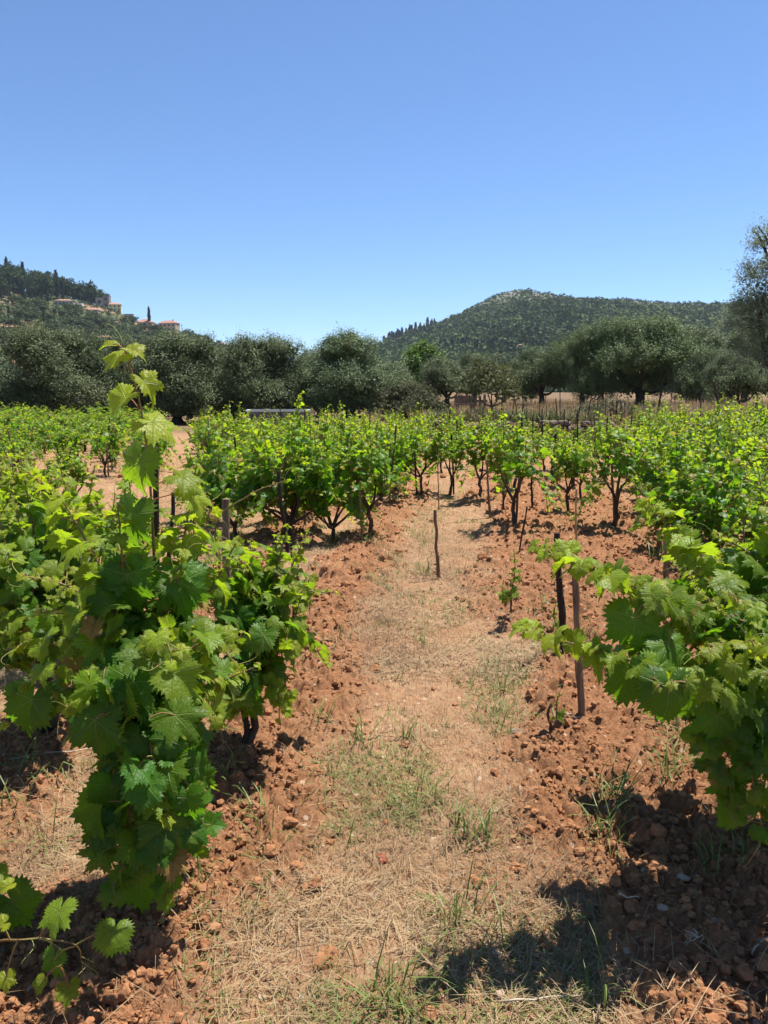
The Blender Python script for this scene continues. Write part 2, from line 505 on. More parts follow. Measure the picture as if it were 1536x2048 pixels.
M['plaster_white'] = m_simple('white_plaster', (0.72, 0.70, 0.66), (0.78, 0.77, 0.74), 0.8, 0.9, 0.1)
M['plaster_grey'] = m_simple('grey_stone_tower', (0.20, 0.17, 0.15), (0.29, 0.25, 0.21), 1.0, 0.9, 0.1)
M['tile'] = m_simple('terracotta_roof_tile', (0.30, 0.16, 0.115), (0.39, 0.22, 0.165), 1.5, 0.85, 0.15, 0.4, 0.1, (6, 0.5, 1))
M['shutter'] = m_simple('dark_window_glass', (0.03, 0.03, 0.035), (0.06, 0.06, 0.06), 2, 0.4, 0.5)
M['metal_dark'] = m_simple('dark_grey_sheet_metal', (0.04, 0.041, 0.042), (0.10, 0.10, 0.098), 3, 0.45, 0.5, 0.2, 0.01)
M['metal_pale'] = m_simple('pale_galvanised_rim', (0.34, 0.34, 0.33), (0.50, 0.50, 0.48), 6, 0.4, 0.5)
M['rubber'] = m_simple('black_rubber', (0.015, 0.015, 0.015), (0.03, 0.03, 0.03), 20, 0.9, 0.2)
M['redleaf'] = m_simple('fallen_red_leaf', (0.20, 0.03, 0.012), (0.26, 0.08, 0.025), 50, 0.6, 0.3)
M['root'] = m_simple('bleached_root', (0.36, 0.29, 0.21), (0.48, 0.41, 0.31), 40, 0.8, 0.2)

# ------------------------------------------------------------------ light and sky
SUN_AZ = math.atan2(0.77, 0.64)
SUN_EL = R(69)
w = bpy.data.worlds.new('World'); sc.world = w; w.use_nodes = True
nt = w.node_tree; bg = nt.nodes['Background']
sky = nt.nodes.new('ShaderNodeTexSky'); sky.sky_type = 'NISHITA'; sky.sun_disc = False
sky.sun_elevation = SUN_EL; sky.sun_rotation = SUN_AZ
sky.altitude = 1500; sky.air_density = 1.0; sky.dust_density = 0.0; sky.ozone_density = 9.0
nt.links.new(sky.outputs[0], bg.inputs['Color']); bg.inputs['Strength'].default_value = 0.088
sd = Vector((math.sin(SUN_AZ) * math.cos(SUN_EL), math.cos(SUN_AZ) * math.cos(SUN_EL), math.sin(SUN_EL)))
ld = bpy.data.lights.new('sun', 'SUN'); ld.energy = 5.0; ld.angle = R(0.53); ld.color = (1.0, 0.955, 0.88)
lo_ = bpy.data.objects.new('sun', ld); C.objects.link(lo_); lo_.rotation_euler = sd.to_track_quat('Z', 'Y').to_euler()
lo_.location = (20, 20, 60)
SUNV = np.array(sd)
sc.view_settings.view_transform = 'Standard'; sc.view_settings.look = 'None'
sc.view_settings.exposure = 0.98; sc.view_settings.gamma = 1.0
sc.render.engine = 'CYCLES'
cy = sc.cycles
cy.max_bounces = 6; cy.diffuse_bounces = 3; cy.glossy_bounces = 2; cy.transmission_bounces = 4
cy.volume_bounces = 0; cy.transparent_max_bounces = 4
cy.use_adaptive_sampling = True; cy.adaptive_threshold = 0.02
cy.use_denoising = True
try: cy.denoiser = 'OPENIMAGEDENOISE'
except Exception: pass
cy.caustics_reflective = False; cy.caustics_refractive = False
cy.sample_clamp_indirect = 6.0


# ------------------------------------------------------------------ ground: one sheet to the horizon
def make_ground():
    ys = [-60, -30, -12, -5, -2, 0.0, 0.6, 0.95]
    y = 1.1
    while y < 30: ys.append(y); y += 0.0037 * y
    while y < 2300: ys.append(y); y *= 1.06
    ys = np.array(ys)
    u = np.linspace(-1, 1, 1101)
    u = np.sign(u) * (0.62 * np.abs(u) + 0.38 * np.abs(u) ** 4)
    W = np.where(ys < 1, 60.0, 1.0) * 0 + np.maximum(1.25 * np.maximum(ys, 1.0), 0) + np.where(ys < 0.9, 40, 0) + np.where(ys > 60, ys * 0.2, 0) + 0.3
    X = u[None, :] * W[:, None]; Y = np.repeat(ys[:, None], len(u), 1)
    x, y = X.ravel(), Y.ravel()
    z = np.zeros_like(x)
    nf = (y > 0.9) & (y < 24)
    z[nf] = ground_z(x[nf], y[nf], True)
    z[~nf] = ground_z(x[~nf], y[~nf], False)
    t = tilled(x, y)
    mead = np.maximum(sstep(26, 32, y), sstep(0.2, 0.5, terrace(x, y)))
    nr, nc = len(ys), len(u)
    i = (np.arange(nr - 1)[:, None] * nc + np.arange(nc - 1)[None, :]).ravel()
    tri = np.concatenate([np.stack([i, i + 1, i + nc + 1], 1), np.stack([i, i + nc + 1, i + nc], 1)])
    mb = MB(); mb.add(np.stack([x, y, z], 1), tri, None, np.stack([t, mead, 0 * t], 1))
    g = mb.build('ground', M['ground'], None, True)
    tag(g, kind='structure')
make_ground()


# ------------------------------------------------------------------ vine leaves
def leaf_template(lod, seed):
    r = rng_(seed)
    ang = np.radians([0, 25, 50, 77, 106, 138, 163, 180])
    rad0 = np.array([1.0, 0.80, 0.93, 0.74, 0.80, 0.70, 0.56, 0.10])
    nb = {0: 64, 1: 20, 2: 8}[lod]
    rings = {0: [0.3, 0.62, 0.86, 1.0], 1: [0.55, 1.0], 2: [1.0]}[lod]
    rl = rad0 * (1 + r.uniform(-0.06, 0.06, 8)); rr = rad0 * (1 + r.uniform(-0.06, 0.06, 8))
    deep = r.uniform(0.74, 1.06); rl[1] *= deep; rr[1] *= deep; rl[3] *= deep; rr[3] *= deep
    th = np.linspace(-math.pi, math.pi, nb, endpoint=False) + math.pi / nb
    def prof(t):
        a = np.abs(t); P = np.where(t < 0, 0, 1)
        def ip(q):
            # cosine interpolation keeps lobes rounded
            k = np.clip(np.searchsorted(ang, a, 'right') - 1, 0, 6)
            f = (a - ang[k]) / (ang[k + 1] - ang[k]); f = (1 - np.cos(math.pi * f)) / 2
            return q[k] * (1 - f) + q[k + 1] * f
        return np.where(P == 0, ip(rl), ip(rr))
    R0 = prof(th)
    if lod == 0:
        tooth = np.where(np.arange(nb) % 2 == 0, 1.075, 0.895) * (1 + r.uniform(-0.03, 0.03, nb))
        R0 = R0 * tooth
    elif lod == 1:
        R0 = R0 * np.where(np.arange(nb) % 2 == 0, 1.08, 0.90)
    else:
        R0 = np.maximum(R0, 0.45) * (1 + r.uniform(-0.15, 0.12, nb))
    xs, ys, zs = [0.0], [0.0], [0.0]
    fold, droop, wav, wav2 = r.uniform(0.0, 0.62), r.uniform(0.10, 0.52), r.uniform(0.03, 0.13), r.uniform(0.02, 0.09)
    p1, p2 = r.uniform(0, 6.28, 2); twist = r.uniform(-0.25, 0.25)
    for f in rings:
        rr_ = R0 * f if f > 0.9 else prof(th) * f
        x, y = rr_ * np.sin(th), rr_ * np.cos(th)
        q = np.hypot(x, y)
        z = fold * np.abs(x) - droop * q ** 2 - 0.22 * droop * np.abs(y) ** 3 + wav * q ** 2 * np.sin(3 * th + p1) + wav2 * q ** 3 * np.sin(9 * th + p2) + twist * x * y
        # blistered between the five veins
        z = z + 0.035 * np.cos(th * 7.0) * q * (1 - 0.5 * q)
        xs += list(x); ys += list(y); zs += list(z)
    v = np.stack([xs, ys, zs], 1)
    t = []
    for j in range(nb):
        j2 = (j + 1) % nb
        if lod > 0 or j != nb - 1 or True:
            t.append((0, 1 + j2, 1 + j))
        for k in range(len(rings) - 1):
            a, b = 1 + k * nb + j, 1 + k * nb + j2
            c, d = a + nb, b + nb
            t += [(a, b, d), (a, d, c)]
    t = np.array(t)[:, ::-1]
    # normals up: check orientation
    n = np.cross(v[t[:, 1]] - v[t[:, 0]], v[t[:, 2]] - v[t[:, 0]]).sum(0)
    if n[2] < 0: t = t[:, ::-1]
    v[:, :2] *= 0.62; v[:, 2] *= 0.62                 # unit leaf is about one unit wide
    uv = np.stack([xs, ys], 1) / 2.4 + 0.5
    return v, t, uv


TPL = {lod: [leaf_template(lod, 100 * lod + s) for s in range({0: 14, 1: 8, 2: 5}[lod])] for lod in (0, 1, 2)}


def add_leaves(mb, pos, nor, tip, size, youth, rnd, dry, lod, rs):
    pos, nor, tip = np.asarray(pos), nrm(nor), np.asarray(tip)
    tip = nrm(tip - (tip * nor).sum(1, keepdims=True) * nor)
    side = np.cross(tip, nor)
    which = rs.integers(0, len(TPL[lod]), len(pos))
    asp = rs.uniform(0.9, 1.12, len(pos))
    for k, (v, t, uv) in enumerate(TPL[lod]):
        m = np.where(which == k)[0]
        if not len(m): continue
        s = size[m][:, None, None]
        vv = pos[m][:, None, :] + s * (v[None, :, 0:1] * asp[m][:, None, None] * side[m][:, None, :] + v[None, :, 1:2] * tip[m][:, None, :] + v[None, :, 2:3] * nor[m][:, None, :])
        tt = t[None] + (np.arange(len(m)) * len(v))[:, None, None]
        cc = np.repeat(np.stack([youth[m], rnd[m], dry[m]], 1), len(v), 0)
        mb.add(vv.reshape(-1, 3), tt.reshape(-1, 3), np.tile(uv, (len(m), 1)), cc)


def cane_leaves(L, P, center, rs, size, lod, pet=None, spacing=0.06, face=None, youth_from=0.62, extra=0.5, ybase=0.0, tip_pts=None, hang=0.6, shr=0.72, first=0.04, dryp=0.004):
    """leaves in two ranks along one cane; petioles go to the mesh PET if given"""
    seg = np.linalg.norm(np.diff(P, axis=0), axis=1); cum = np.concatenate([[0], np.cumsum(seg)]); tot = cum[-1]
    s = first; side = 1
    while s < tot:
        f = s / tot
        i = min(np.searchsorted(cum, s) - 1, len(P) - 2); i = max(i, 0)
        p = P[i] + (P[i + 1] - P[i]) * ((s - cum[i]) / max(seg[i], 1e-6))
        tg = nrm(P[i + 1] - P[i])
        for rep in range(1 + (rs.random() < extra)):
            out = p - center; out[2] *= 0.25; out = nrm(out + rs.normal(0, 0.25, 3))
            lat = nrm(np.cross(tg, np.array([0, 0, 1.0])) + 1e-4) * side
            if rep: lat = nrm(rs.normal(0, 1, 3)); 
            sz = size * (1 - shr * max(0, (f - 0.55) / 0.45) ** 1.3) * rs.uniform(0.58, 1.18) * (0.6 if rep else 1.0)
            pl = rs.uniform(0.35, 0.62) * sz
            d = nrm(lat * 0.9 + out * 0.45 + tg * 0.25 + np.array([0, 0, rs.uniform(0.0, 0.6)]))
            q = p + d * pl
            nn = nrm(np.array([0, 0, 0.62]) + out * 0.62 + 0.22 * SUNV + rs.normal(0, 0.38, 3) + (face if face is not None else 0))
            tp = d * 0.8 + np.array([0, 0, -hang]) + out * 0.35 + rs.normal(0, 0.22, 3)
            yo = np.clip((f - youth_from) / (1 - youth_from), 0, 1) ** 0.8 * 0.9 + ybase + rs.uniform(-0.08, 0.14) + (0.28 if rep else 0)
            L.append((q, nn, tp, sz, np.clip(yo, 0, 1), rs.random(), rs.uniform(.85, 1) if rs.random() < dryp else rs.uniform(.2, .75) if rs.random() < .16 else 0.0))
            if pet is not None:
                mid = (p + q) / 2 + np.array([0, 0, 0.012])
                tube(pet, spline([p, mid, q], 4), [0.0021, 0.0018, 0.0017, 0.0015], 4, cap=False, col=(1, 0, 0))
        side = -side
        s += spacing * rs.uniform(0.75, 1.3) * (1 - 0.35 * f)


def flush(mb, L, lod, rs):
    a = list(zip(*L))
    add_leaves(mb, np.array(a[0]), np.array(a[1]), np.array(a[2]), np.array(a[3]), np.array(a[4]), np.array(a[5]), np.array(a[6]), lod, rs)


def tendril(mb, p, d, rs, n=14, length=0.16):
    pts = [p]; d = nrm(d)
    ax = nrm(rs.normal(0, 1, 3))
    for i in range(n):
        k = 0.05 + 0.55 * (i / n) ** 2
        d = nrm(d + np.cross(ax, d) * k); pts.append(pts[-1] + d * length / n)
    tube(mb, pts, np.linspace(0.0013, 0.0006, len(pts)), 3, cap=False, col=(0, 1, 0))


def grow_trunk(mb, rs, h, r0, lean=(0, 0), k=9, n=9):
    p = []
    off = rs.normal(0, 0.014, (n, 2)).cumsum(0) * (h / 0.4); off -= off[0]
    for i in range(n):
        f = i / (n - 1)
        p.append((off[i, 0] + lean[0] * f, off[i, 1] + lean[1] * f, -0.06 + (h + 0.06) * f))
    rad = r0 * (1.25 - 0.4 * np.linspace(0, 1, n)) * (1 + rs.uniform(-0.14, 0.18, n))
    tube(mb, p, rad, k, 0.14, rs)
    return np.array(p[-1])


def make_vine(seed, height, spread, ncane, leaf, lod, trunk_h=0.28, r0=0.028, spacing=0.06, extra=0.5, dens_low=0.0, droop=0.25, ybase=0.0, erect=2):
    """one bush-trained vine in local coordinates: trunk with arms, canes, leaves"""
    rs = rng_(seed)
    root = empty('grapevine', (0, 0, 0))
    tb = MB(); top = grow_trunk(tb, rs, trunk_h, r0)
    cb = MB(); L = []
    arms = []
    na = max(3, ncane // 4)
    for i in range(na):
        a = i * 6.283 / na + rs.uniform(-0.5, 0.5)
        ln = rs.uniform(0.07, 0.19) * (spread / 0.45)
        e = top + np.array([math.cos(a) * ln, math.sin(a) * ln, rs.uniform(0.10, 0.26)])
        m = (top + e) / 2 + rs.normal(0, 0.02, 3) + np.array([0, 0, -0.015])
        tube(tb, spline([top - np.array([0, 0, 0.03]), m, e], 6), np.linspace(r0 * 0.75, r0 * 0.42, 6), 7, 0.14, rs)
        arms.append((e, a))
    center = np.array([0, 0, trunk_h + 0.25 * height])
    for i in range(ncane + erect):
        e, a = arms[i % na]
        a2 = a + rs.uniform(-0.9, 0.9)
        reach = spread * rs.uniform(0.25, 1.0)
        zt = trunk_h + (height - trunk_h) * rs.uniform(0.62, 1.03) * (1 - 0.25 * (reach / spread) ** 2)
        if i >= ncane: zt = trunk_h + (height - trunk_h) * rs.uniform(1.0, 1.12); reach *= .6
        elif rs.random() < dens_low:
            zt = rs.uniform(0.06, 0.5) * height; reach = spread * rs.uniform(0.45, 1.0)
        t_ = np.array([math.cos(a2) * reach, math.sin(a2) * reach, zt])
        m = e * 0.45 + t_ * 0.55 + np.array([0, 0, 0.10 + (0.05 if zt < 0.5 * height else 0)]) + rs.normal(0, 0.04, 3)
        tipd = t_ + np.array([math.cos(a2), math.sin(a2), 0]) * 0.1 * rs.random() + np.array([0, 0, -droop * rs.random() * 0.3]) * (i < ncane)
        P = spline([e, m, t_, tipd] if rs.random() < 0.6 else [e, m, t_], 10)
        tube(cb, P, np.linspace(0.0055, 0.002, 10), 4, cap=False)
        cane_leaves(L, P, center, rs, leaf, lod, None, spacing, None, 0.55, extra, ybase)
    fb = MB(); flush(fb, L, lod, rs)
    tb.build('trunk', M['bark'], root)
    cb.build('canes', M['cane'], root)
    fb.build('foliage', M['leaf'] if lod == 0 else M['leaf_far'], root, True)
    return root


def dup(root, loc, rz, scale=1.0):
    r = root.copy(); C.objects.link(r)
    for ch in root.children:
        c = ch.copy(); C.objects.link(c); c.parent = r
        for g in ch.children:
            d = g.copy(); C.objects.link(d); d.parent = c
    place(r, loc, rz, scale)
    return r


def place(r, loc, rz, scale=1.0):
    r.location = tuple(float(v) for v in loc); r.rotation_euler = (0, 0, rz)
    r.scale = (scale, scale, scale) if isinstance(scale, (int, float)) else scale


class Proto:
    """hands out the built thing the first time and copies of it after"""
    def __init__(self, fn): self.fn, self.o = fn, None

    def put(self, loc, rz, scale, label, cat, group):
        if self.o is None:
            self.o = self.fn(); o = self.o; place(o, loc, rz, scale)
        else: o = dup(self.o, loc, rz, scale)
        if 'group' in o: del o['group']
        return tag(o, label, cat, group)


# ------------------------------------------------------------------ stakes
def stake(px0, py0, px1, py1, rad, mat, label, crook=0.0, seed=0, d=None, group=None, name='vine_stake', dtop=0.0, flat=False):
    """a stake from its foot pixel on the ground to its head"""
    rs = rng_(1000 + seed)
    b = gnd(px0, py0) if d is None else at(px0, py0, d)
    t = at(px1, py1, b[1] + dtop)
    b = b.copy(); zb = gz(b[0], b[1]); b[2] = zb - 0.12
    o = empty(name, (b[0], b[1], zb), 0, label, 'stake', group)
    n = 8
    P = b + (t - b) * np.linspace(0, 1, n)[:, None]
    P[1:-1] += rs.normal(0, crook + 1e-5, (n - 2, 3))
    P = P - np.array([b[0], b[1], zb])
    mb = MB(); rad_ = rad * np.linspace(1.12, 0.88, n) * (1 + rs.uniform(-0.12, 0.12, n))
    tube(mb, spline(P, 26), np.interp(np.linspace(0, 1, 26), np.linspace(0, 1, n), rad_), 9, 0.12, rs)
    ob = mb.build('shaft', mat, o)
    return o


# ------------------------------------------------------------------ near vines, grown along the canes the photo shows
def bunch(root, p, rs, n=42, ln=0.11):
    mb = MB()
    phi = (1 + 5 ** .5) / 2
    iv = nrm(np.array([(-1, phi, 0), (1, phi, 0), (-1, -phi, 0), (1, -phi, 0), (0, -1, phi), (0, 1, phi), (0, -1, -phi), (0, 1, -phi), (phi, 0, -1), (phi, 0, 1), (-phi, 0, -1), (-phi, 0, 1)], float))
    it = np.array([(0, 11, 5), (0, 5, 1), (0, 1, 7), (0, 7, 10), (0, 10, 11), (1, 5, 9), (5, 11, 4), (11, 10, 2), (10, 7, 6), (7, 1, 8), (3, 9, 4), (3, 4, 2), (3, 2, 6), (3, 6, 8), (3, 8, 9), (4, 9, 5), (2, 4, 11), (6, 2, 10), (8, 6, 7), (9, 8, 1)])
    for i in range(n):
        f = i / n
        a = i * 2.4; rr = 0.026 * (1 - f) ** 0.6 * (0.6 + 0.4 * rs.random())
        c = np.array([math.cos(a) * rr, math.sin(a) * rr, -f * ln]) + rs.normal(0, 0.002, 3)
        mb.add(p + c + iv * rs.uniform(0.0055, 0.0072), it)
    tube(mb, [p + np.array([0, 0, 0.05]), p, p + np.array([0, 0, -ln * .8])], 0.0018, 4)
    return mb.build('grape_bunch', M['grape'], root, True)


def loc_(P, base):
    return np.array([at(*q) for q in P]) - base


def near_vine(label, bpx, head_h, canes, fill, leaf, seed, explicit=(), bunches=(), r0=0.026, base=None, spacing=0.043, extra=0.6, lean=(0, 0), fill_h=0.8, fill_r=0.45, group='vines along the grassy lane', hang=0.6, lowfill=0.25):
    rs = rng_(seed)
    b = gnd(*bpx) if base is None else np.array([base[0], base[1], 0.0])
    b = b.copy(); b[2] = gz(b[0], b[1])
    root = empty('grapevine', b, 0, label, 'grapevine', group)
    tb, cb, L = MB(), MB(), []; pb = cb
    top = grow_trunk(tb, rs, head_h, r0, lean)
    center = np.array([top[0], top[1], head_h + 0.15])
    for c in canes:
        opt = c[1] if isinstance(c, tuple) else {}
        pts = c[0] if isinstance(c, tuple) else c
        Q = loc_(pts, b)
        if not opt.get('free'): Q = np.vstack([top[None], Q])
        P = spline(Q, 26)
        tube(cb, P, np.linspace(0.0062, 0.0018, 26) * opt.get('r', 1), 6, 0.06, rs, cap=False)
        if opt.get('leaves', True):
            cane_leaves(L, P, center, rs, leaf * opt.get('s', 1), 0, pb, opt.get('sp', spacing), np.array(opt.get('face', (0, 0, 0)), float), opt.get('yf', 0.6), opt.get('x', extra), opt.get('yb', 0.0), shr=opt.get('shr', .72), hang=opt.get('hang', hang), first=opt.get('first', 0.08), dryp=opt.get('dry', 0.012))
        if opt.get('tend', True):
            for k in (20, 23, 25): tendril(pb, P[k], nrm(P[k] - P[k - 2]) + rs.normal(0, .6, 3), rs, length=0.10)
    for i in range(fill):
        a = rs.uniform(0, 6.283); reach = fill_r * rs.uniform(0.2, 1.0)
        z = head_h + fill_h * rs.uniform(0.45, 1.0) * (1 - 0.3 * (reach / fill_r) ** 2)
        if rs.random() < lowfill: z = rs.uniform(0.18, 0.5); reach = fill_r * rs.uniform(.5, .95)
        e = top + np.array([math.cos(a) * reach, math.sin(a) * reach, z - head_h])
        m = top * 0.5 + e * 0.5 + np.array([0, 0, 0.14]) + rs.normal(0, 0.05, 3)
        P = spline([top, m, e], 16)
        tube(cb, P, np.linspace(0.006, 0.002, 16), 5, cap=False)
        cane_leaves(L, P, center, rs, leaf, 0, pb, spacing * 1.25, None, 0.6, extra, hang=hang)
    for (px, py, d, wpx, tx, tz, nx, ny, nz, yo, sx, sy) in explicit:
        p = at(px, py, d) - b; s = at(sx, sy, d) - b
        tube(pb, spline([s, (s + p) / 2 + np.array([0, 0, .01]), p], 5), [0.0024, 0.0021, 0.0019, 0.0017, 0.0016], 5, cap=False, col=(1, 0, 0))
        L.append((p, np.array([nx, ny, nz], float), np.array([tx, -0.15, tz], float), wpx * (0.76 if py < 900 else 0.84) * d / F_PX, min(1, yo * 1.15), rs.random(), 0.0))
    tb.build('trunk', M['bark'], root, True)
    cb.build('canes', M['cane'], root, True)
    fb = MB(); flush(fb, L, 0, rs); fb.build('foliage', M['leaf'], root, True)
    for q in bunches: bunch(root, at(*q) - b, rs)
    return root


near_vine('tall bushy vine beside the lane, its lit yellow shoot rising above all others', (288, 1765), 0.40, [
    ([(306, 1250, 2.30), (308, 1120, 2.28), (298, 940, 2.24), (278, 800, 2.20), (246, 688, 2.17)], dict(leaves=False, tend=True, r=1.05)),
    ([(300, 1330, 2.2), (190, 1240, 2.1), (80, 1225, 2.0)], dict(hang=.5)),
    ([(330, 1300, 2.35), (390, 1130, 2.45), (425, 1000, 2.5)], dict(yf=.5)),
    ([(310, 1330, 2.05), (325, 1270, 1.95), (350, 1330, 1.88)], dict(face=(0, -.6, .1), sp=.042)),
    ([(280, 1420, 2.1), (200, 1380, 2.0), (120, 1430, 1.95)], dict(face=(0, -.5, 0), hang=.9)),
    ([(250, 1400, 2.05), (120, 1340, 2.0), (30, 1385, 1.98)], dict(face=(0, -.5, 0), hang=.9)),
    ([(300, 1480, 2.05), (310, 1530, 1.98), (340, 1640, 1.95)], dict(face=(0, -.6, 0), hang=.9, sp=.040, s=1.15, yb=-.1, yf=.8)),
    ([(280, 1500, 2.08), (250, 1600, 2.02), (215, 1690, 2.02)], dict(face=(0, -.5, 0), hang=1.0, sp=.045, yf=.9)),
    ([(300, 1520, 2.1), (330, 1620, 2.03), (295, 1740, 2.02)], dict(face=(0, -.6, 0), hang=1.0, sp=.042, yf=.95)),
    ([(300, 1560, 2.05), (340, 1680, 1.98), (330, 1800, 1.98)], dict(face=(0, -.6, 0), hang=1.0, sp=.040, s=1.1, yf=.95)),
    ([(270, 1560, 2.05), (250, 1700, 1.98), (235, 1790, 1.98)], dict(face=(0, -.6, 0), hang=1.0, sp=.040, s=1.1, yf=.95)),
    ([(320, 1500, 2.05), (390, 1600, 2.0), (395, 1720, 2.0)], dict(face=(0, -.6, 0), hang=1.0, sp=.045, yf=.95)),
    ([(320, 1480, 2.15), (370, 1560, 2.08), (385, 1650, 2.05)], dict(face=(0, -.5, 0), hang=1.0, yf=.9)),
    ([(255, 1230, 2.25), (245, 1120, 2.2), (235, 1010, 2.2)], dict(yf=.75, s=1.1)),
    ([(330, 1250, 2.35), (365, 1090, 2.4), (392, 935, 2.45)], dict(yf=.35, yb=.1)),
    ([(335, 1280, 2.35), (420, 1180, 2.45), (475, 1080, 2.5)], dict(yf=.5)),
    ([(300, 1250, 2.3), (270, 1130, 2.3), (330, 1060, 2.3)], dict(yf=.6)),
    ([(340, 1350, 2.2), (420, 1280, 2.2), (470, 1330, 2.2)], dict(face=(0, -.4, 0), hang=.9)),
    ([(345, 1400, 2.15), (400, 1400, 2.1), (440, 1450, 2.1)], dict(face=(0, -.5, 0), hang=1.0)),
    ([(330, 1250, 2.25), (350, 1180, 2.2), (370, 1100, 2.2)], dict(s=1.15, yf=.85)),
    ([(250, 1330, 2.15), (120, 1290, 2.1), (10, 1300, 2.08)], dict(face=(0, -.5, 0), hang=.9)),
    ([(250, 1370, 2.1), (90, 1420, 2.05), (10, 1450, 2.05)], dict(face=(0, -.5, 0), hang=.9, yf=.9)),
    ([(270, 1280, 2.2), (150, 1180, 2.15), (40, 1150, 2.12)], dict(face=(0, -.3, 0))),
    ([(290, 1250, 2.25), (200, 1130, 2.3), (130, 1010, 2.35), (60, 950, 2.4)], dict(yf=.4, yb=.1)),
], 14, 0.130, 11, explicit=[
    (238, 712, 2.17, 92, -0.55, -0.65, -0.2, -0.5, 0.75, 0.95, 252, 745),
    (262, 698, 2.17, 66, 0.9, -0.35, 0.1, -0.35, 0.9, 1.0, 252, 712),
    (224, 690, 2.17, 52, -0.9, -0.15, 0.0, -0.3, 0.9, 0.95, 247, 700),
    (290, 765, 2.19, 96, 0.62, -0.72, 0.55, -0.55, 0.5, 0.85, 268, 770),
    (252, 795, 2.2, 100, -0.62, -0.75, -0.3, -0.55, 0.6, 0.82, 280, 822),
    (305, 845, 2.2, 128, 0.86, -0.6, 0.30, -0.40, 0.72, 0.92, 291, 900),
    (278, 925, 2.22, 138, -0.28, -1.0, -0.45, -0.8, 0.1, 0.28, 300, 905),
    (262, 1030, 2.24, 150, -0.2, -1.0, -0.5, -0.75, 0.2, 0.12, 306, 1010),
    (365, 955, 2.3, 96, 0.75, -0.7, 0.2, -0.4, 0.8, 0.6, 303, 975),
    (385, 990, 2.3, 100, 0.3, -0.9, 0.5, -0.4, 0.6, 0.8, 306, 1000),
    (255, 1150, 2.2, 165, 0.05, -1.0, -0.25, -0.85, 0.15, 0.05, 306, 1120),
    (360, 1165, 2.2, 150, 0.2, -1.0, 0.2, -0.85, 0.3, 0.05, 309, 1140),
    (345, 1345, 1.87, 130, 0.75, -0.6, 0.1, -0.75, 0.6, 0.35, 330, 1390),
    (350, 1430, 1.9, 140, 0.7, -0.75, 0.0, -0.7, 0.7, 0.12, 300, 1435),
    (65, 1400, 1.98, 150, -0.2, -1.0, 0.0, -0.85, 0.3, 0.05, 110, 1420),
    (190, 1440, 1.95, 170, 0.1, -1.0, 0.0, -0.85, 0.25, 0.05, 215, 1430),
    (330, 1650, 1.95, 150, 0.1, -1.0, 0.1, -0.8, 0.45, 0.22, 320, 1640),
    (280, 1755, 2.02, 150, 0.1, -1.0, 0.05, -0.85, 0.3, 0.1, 300, 1740),
], bunches=[(195, 1350, 2.15), (170, 1375, 2.17)], fill_h=0.55, fill_r=0.33, lowfill=0.1)

near_vine('vine at the picture edge behind the tall shoot, its base on a short black stake', (92, 1478), 0.42, [
    [(70, 1200, 3.25), (45, 1080, 3.2), (20, 960, 3.2)],
    [(140, 1180, 3.3), (170, 1040, 3.3), (190, 930, 3.3)],
    [(0, 1200, 3.3), (-60, 1100, 3.3), (-90, 1020, 3.3)],
    [(20, 1330, 3.1), (-40, 1300, 3.0), (-70, 1350, 2.95)],
    [(160, 1300, 3.2), (220, 1200, 3.2), (240, 1100, 3.2)],
    [(60, 1250, 3.1), (20, 1120, 3.0), (-10, 1010, 3.0)],
    [(110, 1160, 3.4), (100, 1010, 3.5), (60, 930, 3.5)],
    [(100, 1250, 3.05), (150, 1220, 2.95), (190, 1270, 2.9)],
    [(50, 1300, 3.05), (10, 1230, 2.95), (-10, 1290, 2.9)],
    [(80, 1150, 3.3), (60, 1020, 3.3), (40, 905, 3.3)],
    [(120, 1150, 3.3), (140, 1030, 3.3), (115, 915, 3.3)],
    [(10, 1150, 3.2), (-10, 1030, 3.2), (5, 925, 3.2)],
    [(160, 1200, 3.35), (215, 1080, 3.4), (230, 985, 3.4)],
], 20, 0.120, 12, fill_h=0.82, fill_r=0.55, bunches=[(150, 1370, 3.1)])

near_vine('vine between the tall leafy one and the lane, dark trunk foot on sunlit clods', (487, 1522), 0.38, [
    [(480, 1330, 3.0), (450, 1200, 3.0), (410, 1090, 3.0)],
    [(510, 1330, 3.05), (560, 1190, 3.1), (605, 1085, 3.15)],
    ([(520, 1360, 3.0), (580, 1260, 3.05), (605, 1180, 3.05)], dict(yf=.4)),
    ([(500, 1370, 2.95), (550, 1370, 2.9), (560, 1440, 2.88)], dict(hang=1.0, face=(0, -.4, 0))),
    [(490, 1300, 3.05), (500, 1200, 3.1), (490, 1130, 3.1)],
    ([(440, 1360, 2.95), (400, 1280, 2.9), (390, 1340, 2.85)], dict(face=(0, -.4, 0))),
    ([(470, 1250, 3.1), (430, 1060, 3.1), (500, 990, 3.1), (568, 962, 3.12)], dict(sp=.11, x=.1, s=.62, yb=.5, dry=.55, first=.5)),
    [(530, 1290, 2.95), (560, 1250, 2.9), (590, 1320, 2.88)],
    ([(480, 1420, 2.95), (470, 1400, 2.85), (430, 1470, 2.83)], dict(hang=1.0, face=(0, -.4, 0))),
], 20, 0.116, 13, r0=0.015, fill_h=0.66, fill_r=0.40, bunches=[(472, 1365, 2.85), (500, 1330, 2.9)], lowfill=.15)

